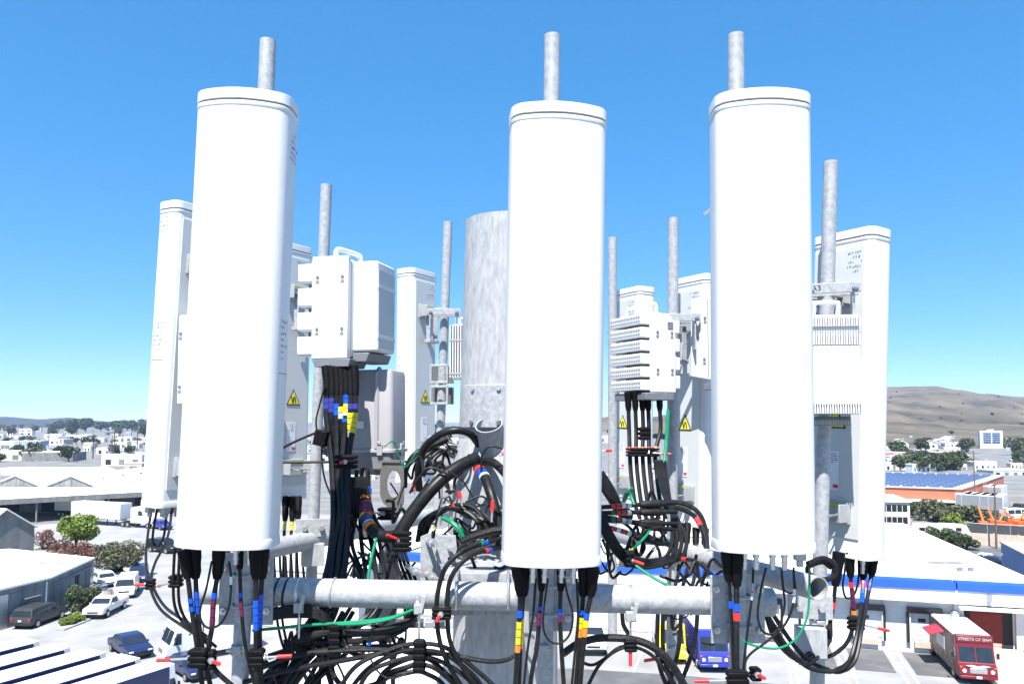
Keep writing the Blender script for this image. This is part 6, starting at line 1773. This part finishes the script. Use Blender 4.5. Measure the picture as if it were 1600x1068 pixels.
for i, px in enumerate((1449, 1468, 1488)):
    p = gz(px, 842)
    t = thing('caravan', ['white caravan at the left of the yard row', 'white caravan in the middle of the yard row', 'white caravan at the right of the yard row'][i], 'caravan', turn((p.x, p.y, 0), R(-12)), 'caravans in the yard')
    MB().extr([(-2.1, .5), (2.0, .5), (2.2, 1.3), (1.7, 2.3), (-1.7, 2.4), (-2.2, 1.6)], 'y', -1.0, 1.0).build('body', 'carwhite', t, smooth=False, bevel=.12, seg=3)
    for x in (-1.0, .6):
        MB().box((x, -1.02, 1.65), (.8, .04, .5)).build('window', 'glassd', t)
    MB().cyl((0, -1.05, .35), (0, -.8, .35), .35, n=14).build('wheel', 'tyre', t)
# parked trucks in the yard beside the orange warehouse
for i in range(10):
    px, py = 1508 + (i % 5) * 13, 800 - (i // 5) * 18 + (i % 5) * 1
    p = gz(px, py)
    trailer('white trailer beside the orange warehouse, %s of the %s row' % (ORD[i % 5], 'front' if i < 5 else 'back'), (p.x, p.y), R(48) + rq.uniform(-.1, .1), 7.0)
vehicle('pickup', 'dark green pickup in the yard at the right edge', 'pickup', G(1592, 800), R(20), 5.2, 1.9, 1.8, 'leafdark')
vehicle('van', 'white van in the yard at the right edge', 'van', G(1587, 812), R(10), 5.2, 2.0, 2.2, 'carwhite')
vehicle('sedan', 'white car on the street below the tan wall', 'car', G(1543, 882), R(-40), 4.4, 1.8, 1.4, 'carwhite', group='cars on the street by the blue building')
vehicle('sedan', 'dark car on the street beside the blue building', 'car', G(1553, 886), R(-40), 4.4, 1.8, 1.4, 'carblack', group='cars on the street by the blue building')

# ================================================================== FAR TOWN
fq = random.Random(21)
NEAR = [(0, 14, 716, 'cream'), ]


def far_box(label, px, py, wpx, hpx, wm, rm, group, doors=3, deep=.6, rz=None, nm='far_warehouse', cat='warehouse'):
    p = gz(px, py)
    w, h = wpx / 1200 * p.y, hpx / 1200 * p.y
    d = w * deep
    a = fq.uniform(-.25, .25) if rz is None else rz
    c, s = math.cos(a), math.sin(a)
    pts = [(p.x + x * c - y * s, p.y + x * s + y * c) for x, y in ((-w / 2, 0), (w / 2, 0), (w / 2, d), (-w / 2, d))]
    b = building(nm, label, cat, pts, h, wm, rm, group, over=.2, roof_t=.25)
    for k in range(doors):
        ww = w / (doors * 2)
        wall_piece(b, pts[0], pts[1], w * (k + .3) / doors, h * .1, ww * .8, h * .5, fq.choice(['glassd', 'wallgrey', 'midgrey']), fq.choice(['door', 'window']), out=.08, depth=.1)
    if fq.random() < .5:
        MB().box((fq.uniform(-.2, .2) * w, 0, h + .6), (w * .08 + .8, w * .06 + .8, .9)).build('roof_unit', 'carsilver', b, smooth=False)
    return b


GL = 'far buildings below the blue hills'
far_box('long white building with small dark windows at the far left edge', 12, 719, 46, 14, 'wallcream', 'roofwhite', GL, 2, rz=.05)
far_box('long grey-walled building with white roof edge left of the palms', 74, 720, 76, 13, 'wallgrey', 'roofwhite', GL, 3, rz=.1)
far_box('pale blue box building under the left hills', 42, 703, 40, 14, 'wallpale', 'roofwhite', GL, 0, rz=.05)
far_box('white building beside the pale blue box', 8, 702, 34, 12, 'wallwhite', 'roofwhite', GL, 1, rz=.05)
far_box('white flat building right of the palms', 190, 727, 60, 16, 'wallwhite', 'roofwhite', GL, 3, rz=.1)
far_box('tan shop building left of the outer left antenna', 208, 735, 26, 11, 'walltan', 'roofwhite', GL, 1, rz=.1)
far_box('white long roof behind the gabled warehouse', 60, 742, 130, 9, 'wallwhite', 'roofwhite', GL, 0, deep=.25, rz=-.02)
cols = [('wallwhite', 'white'), ('wallwhite', 'white'), ('wallcream', 'cream'), ('wallgrey', 'grey'), ('wallwhite', 'white'), ('walltan', 'tan'), ('wallpale', 'blue-grey')]
for i in range(76):
    py = 674 + (i % 9) * 5.2 + fq.uniform(-1, 1)
    px = fq.uniform(-30, 300) if i < 60 else fq.uniform(300, 760)
    m_, nm_ = cols[fq.randrange(len(cols))]
    far_box('%s flat-roofed building in the %s town %s' % (nm_, 'hazy' if py < 690 else 'nearer', ('near the left edge' if px < 70 else ('left of the outer left antenna' if px < 160 else 'by the outer left antenna')) if i < 60 else 'behind the mount'), px, py, fq.uniform(10, 34) * (py - 640) / 55, fq.uniform(3.5, 7) * (py - 630) / 55 + 1, m_, fq.choice(['roofwhite', 'roofwhite', 'roofgrey']), GL, 2)
GRt = 'far buildings below the brown hill'
for px, py, w, h, m_, lab in ((1402, 734, 36, 10, 'wallwhite', 'white building with dark windows left of the solar roof'), (1440, 737, 30, 11, 'wallwhite', 'white building with a row of dark openings above the solar roof'), (1398, 716, 40, 9, 'orange', 'brick red building below the hill at the antenna edge'),
                              (1425, 722, 60, 8, 'wallwhite', 'long white-roofed building below the hill'), (1500, 733, 60, 6, 'wallwhite', 'low white building right of the dark trees'), (1540, 735, 34, 13, 'wallwhite', 'white blank-walled box building right of the utility pole'),
                              (1580, 742, 60, 7, 'roofgrey', 'pale overpass-like building at the right edge'), (1497, 715, 22, 8, 'wallwhite', 'white house under the brown slope'), (1413, 702, 14, 8, 'wallwhite', 'white block near the hill foot at the antenna edge')):
    far_box(lab, px, py, w, h, m_, 'roofwhite', GRt, 4, rz=fq.uniform(-.1, .2))
for i in range(64):
    py = 692 + (i % 9) * 5 + fq.uniform(-1.5, 1.5)
    px = fq.uniform(1380, 1640) if i < 54 else fq.uniform(940, 1300)
    if 1512 < px < 1585:
        px += 80 if i % 2 else -80
    m_, nm_ = cols[fq.randrange(len(cols))]
    far_box('%s flat-roofed building in the %s town %s' % (nm_, 'farther' if py < 715 else 'nearer', ('below the brown hill by the antenna' if px < 1450 else ('below the brown hill mid way' if px < 1530 else 'near the right edge')) if i < 54 else 'behind the mount on the right'), px, py, fq.uniform(10, 26), fq.uniform(4, 8), m_, fq.choice(['roofwhite', 'roofwhite', 'roofgrey']), GRt, 3)
for i in range(44):
    py = 684 + (i % 11) * 7 + fq.uniform(-2, 2)
    px = 330 + (i * 61 % 44) * 22.5 + fq.uniform(-8, 8)
    m_, nm_ = cols[fq.randrange(len(cols))]
    far_box('%s warehouse in the %s plain behind the mount' % (nm_, 'near' if py > 735 else ('middle' if py > 708 else 'far')), px, py, fq.uniform(26, 60), fq.uniform(6, 11), m_, fq.choice(['roofwhite', 'roofwhite', 'roofgrey']), 'warehouses in the plain behind the mount', 3)
# houses at the hill foot
hs = None
for i in range(34):
    px = 1565 + fq.random() * 70 if i < 20 else fq.uniform(1390, 1500)
    py = fq.uniform(689, 702)
    p = gz(px, py)
    lab = 'small pale gabled house on the %s' % ('hillside right of the tower block' if i < 20 else 'hill foot left of the tower block')
    if hs is None:
        hs = gable('hillside_house', lab, 'house', (p.x, p.y), fq.uniform(-.6, .6), 6.5, 7, 3.4, 5.0, 'wallwhite', 'roofgrey', 'houses at the hill foot')
        MB().box((1.4, -.03, 1.8), (1.1, .08, 1.2)).build('window', 'glassd', hs)
        MB().box((-1.2, -.03, 1.1), (1.0, .08, 2.1)).build('door', 'midgrey', hs)
    else:
        copy_tree(hs, None, turn((p.x, p.y, 0), fq.uniform(-.6, .6)) @ Matrix.Diagonal((fq.uniform(.8, 1.3), fq.uniform(.8, 1.3), fq.uniform(.9, 1.2), 1)), lab)

# far trees
kinds = []
for k, (m, nm) in enumerate((('leafdark', 'dark_tree'), ('leafolive', 'olive_far_tree'), ('leafdark', 'dark_tree'))):
    kinds.append(None)


def far_tree(label, px, py, r, k, group):
    p = gz(px, py)
    if kinds[k] is None:
        kinds[k] = tree('far_tree', label, 'tree', (p.x, p.y), 5.0, 6.0, 2.0, ('leafdark', 'leafolive', 'leafdark')[k], 900, .75, 90 + k, group, k=12, flat=.7)
        s = r / 5
        T_ = turn((p.x, p.y, 0), 0) @ Matrix.Diagonal((s, s, s, 1))
        kinds[k].matrix_world = T_
        WM[kinds[k].name] = T_
    else:
        s = r / 5
        copy_tree(kinds[k], None, turn((p.x, p.y, 0), fq.uniform(0, 6)) @ Matrix.Diagonal((s, s, s * fq.uniform(.8, 1.2), 1)), label, group)


for i in range(80):
    px = fq.uniform(-20, 320)
    py = fq.choice([fq.uniform(667, 673), fq.uniform(670, 684), fq.uniform(690, 722)])
    far_tree('dark tree %s, %s' % ('in the bluish line below the hills' if py < 674 else ('in the hazy left town' if py < 685 else 'among nearer left buildings'), 'toward the left edge' if px < 70 else ('mid way to the left antennas' if px < 150 else 'by the outer left antenna')), px, py, (5 + fq.random() * 4) if py < 690 else 3 + fq.random() * 1.5, fq.randrange(3), 'trees in the far left town')
for i in range(30):
    far_tree('dark evergreen in the tree mass at the left horizon', 150 + fq.random() * 75 if i < 18 else 85 + fq.random() * 50, fq.uniform(669, 676), 9 + fq.random() * 5, 0, 'evergreens at the left horizon')
for i in range(56):
    px = fq.uniform(1400, 1640)
    py = fq.choice([fq.uniform(697, 712), fq.uniform(705, 735), fq.uniform(715, 740)])
    if 1515 < px < 1580:
        px = px - 110 if i % 2 else px + 62
    far_tree('dark tree in the %s of the hillside town, %s' % ('back' if py < 708 else ('middle' if py < 724 else 'front'), 'by the far right antenna edge' if px < 1425 else ('left of the tower block' if px < 1520 else 'at the right edge')), px, py, (1.7 + fq.random() * 1.6) * (1.5 if py < 712 else 1.0), fq.randrange(3), 'trees below the brown hill')
for i in range(14):
    far_tree('dark tree in the grove above the solar roof', fq.uniform(1440, 1502), fq.uniform(724, 738), 2.4 + fq.random() * 1.6, 0, 'grove above the solar roof')
for i in range(22):
    far_tree('dark tree in the far town behind the mount', fq.uniform(440, 1300), fq.uniform(672, 730), 6 + fq.random() * 4, fq.randrange(3), 'trees behind the mount')


for i in range(40):                       # single bushes on the hillside
    px, Yh = fq.uniform(1390, 1640), fq.uniform(700, 1750)
    xh = (px - 800) / 1200 * Yh
    zh = right_hill(xh, Yh)
    s_ = fq.uniform(.25, .6)
    T_ = turn((xh, Yh, zh - .4), fq.uniform(0, 6)) @ Matrix.Diagonal((s_, s_, s_ * .8, 1))
    copy_tree(kinds[0], None, T_, 'lone dark bush on the %s slope of the brown hill' % ('lower' if Yh < 1000 else ('middle' if Yh < 1400 else 'upper')), 'lone bushes on the brown hill')


def palm(label, px, py, h):
    p = gz(px, py)
    t = thing('palm_tree', label, 'palm tree', p, 'palms in the far left town')
    MB().tube([(0, 0, 0), (.1, 0, h * .5), (0, 0, h)], .28, 8, rfun=lambda q: .32 - .1 * q).build('trunk', 'bark', t)
    mb = MB()
    q = random.Random(px)
    for k in range(26):
        a, e = q.uniform(0, 6.28), q.uniform(-.3, 1.2)
        pts = [V((math.cos(a) * s * 2.2, math.sin(a) * s * 2.2, h + math.sin(e) * s * 1.6 - s * s * 1.4)) for s in (0, .35, .7, 1.0)]
        sd = V((-math.sin(a), math.cos(a), 0)) * .28
        mb.loft([[x - sd * w, x + sd * w] for x, w in zip(pts, (.5, 1, .8, .1))], closed=False, caps=(False, False))
    mb.build('crown', 'leafolive', t, smooth=False)


for px, py, h, lab in ((145, 716, 11, 'palm with shaggy crown left of the tall utility pole'), (178, 712, 15, 'tall palm among the far left poles'), (214, 704, 13, 'palm at the edge of the outer left antenna')):
    palm(lab, px, py, h)

# ================================================================== AIR
hz = MB()
hz.box((0, 2400, 69.0), (9800, 5000, 142.0))
ho = hz.build('haze', 'white', loc=(0, 0, -2), smooth=False)
ho['kind'] = 'stuff'
hm = bpy.data.materials.new('haze_air')
hm.use_nodes = True
hm.node_tree.nodes.clear()
h_o = hm.node_tree.nodes.new('ShaderNodeOutputMaterial')
h_v = hm.node_tree.nodes.new('ShaderNodeVolumePrincipled')
h_v.inputs['Color'].default_value = (0.50, 0.66, 1.0, 1)
h_v.inputs['Density'].default_value = 0.00011
h_v.inputs['Anisotropy'].default_value = 0.0
hm.node_tree.links.new(h_v.outputs[0], h_o.inputs['Volume'])
ho.data.materials.clear()
ho.data.materials.append(hm)

for o in bpy.data.objects:                # marks and slots too small to pick apart one by one
    if o.parent is not None and o.name.split('.')[0] in ('handwriting', 'slot_row', 'print', 'fin_row', 'lettering', 'bracket_bolts'):
        o['kind'] = 'stuff'
bpy.context.view_layer.update()
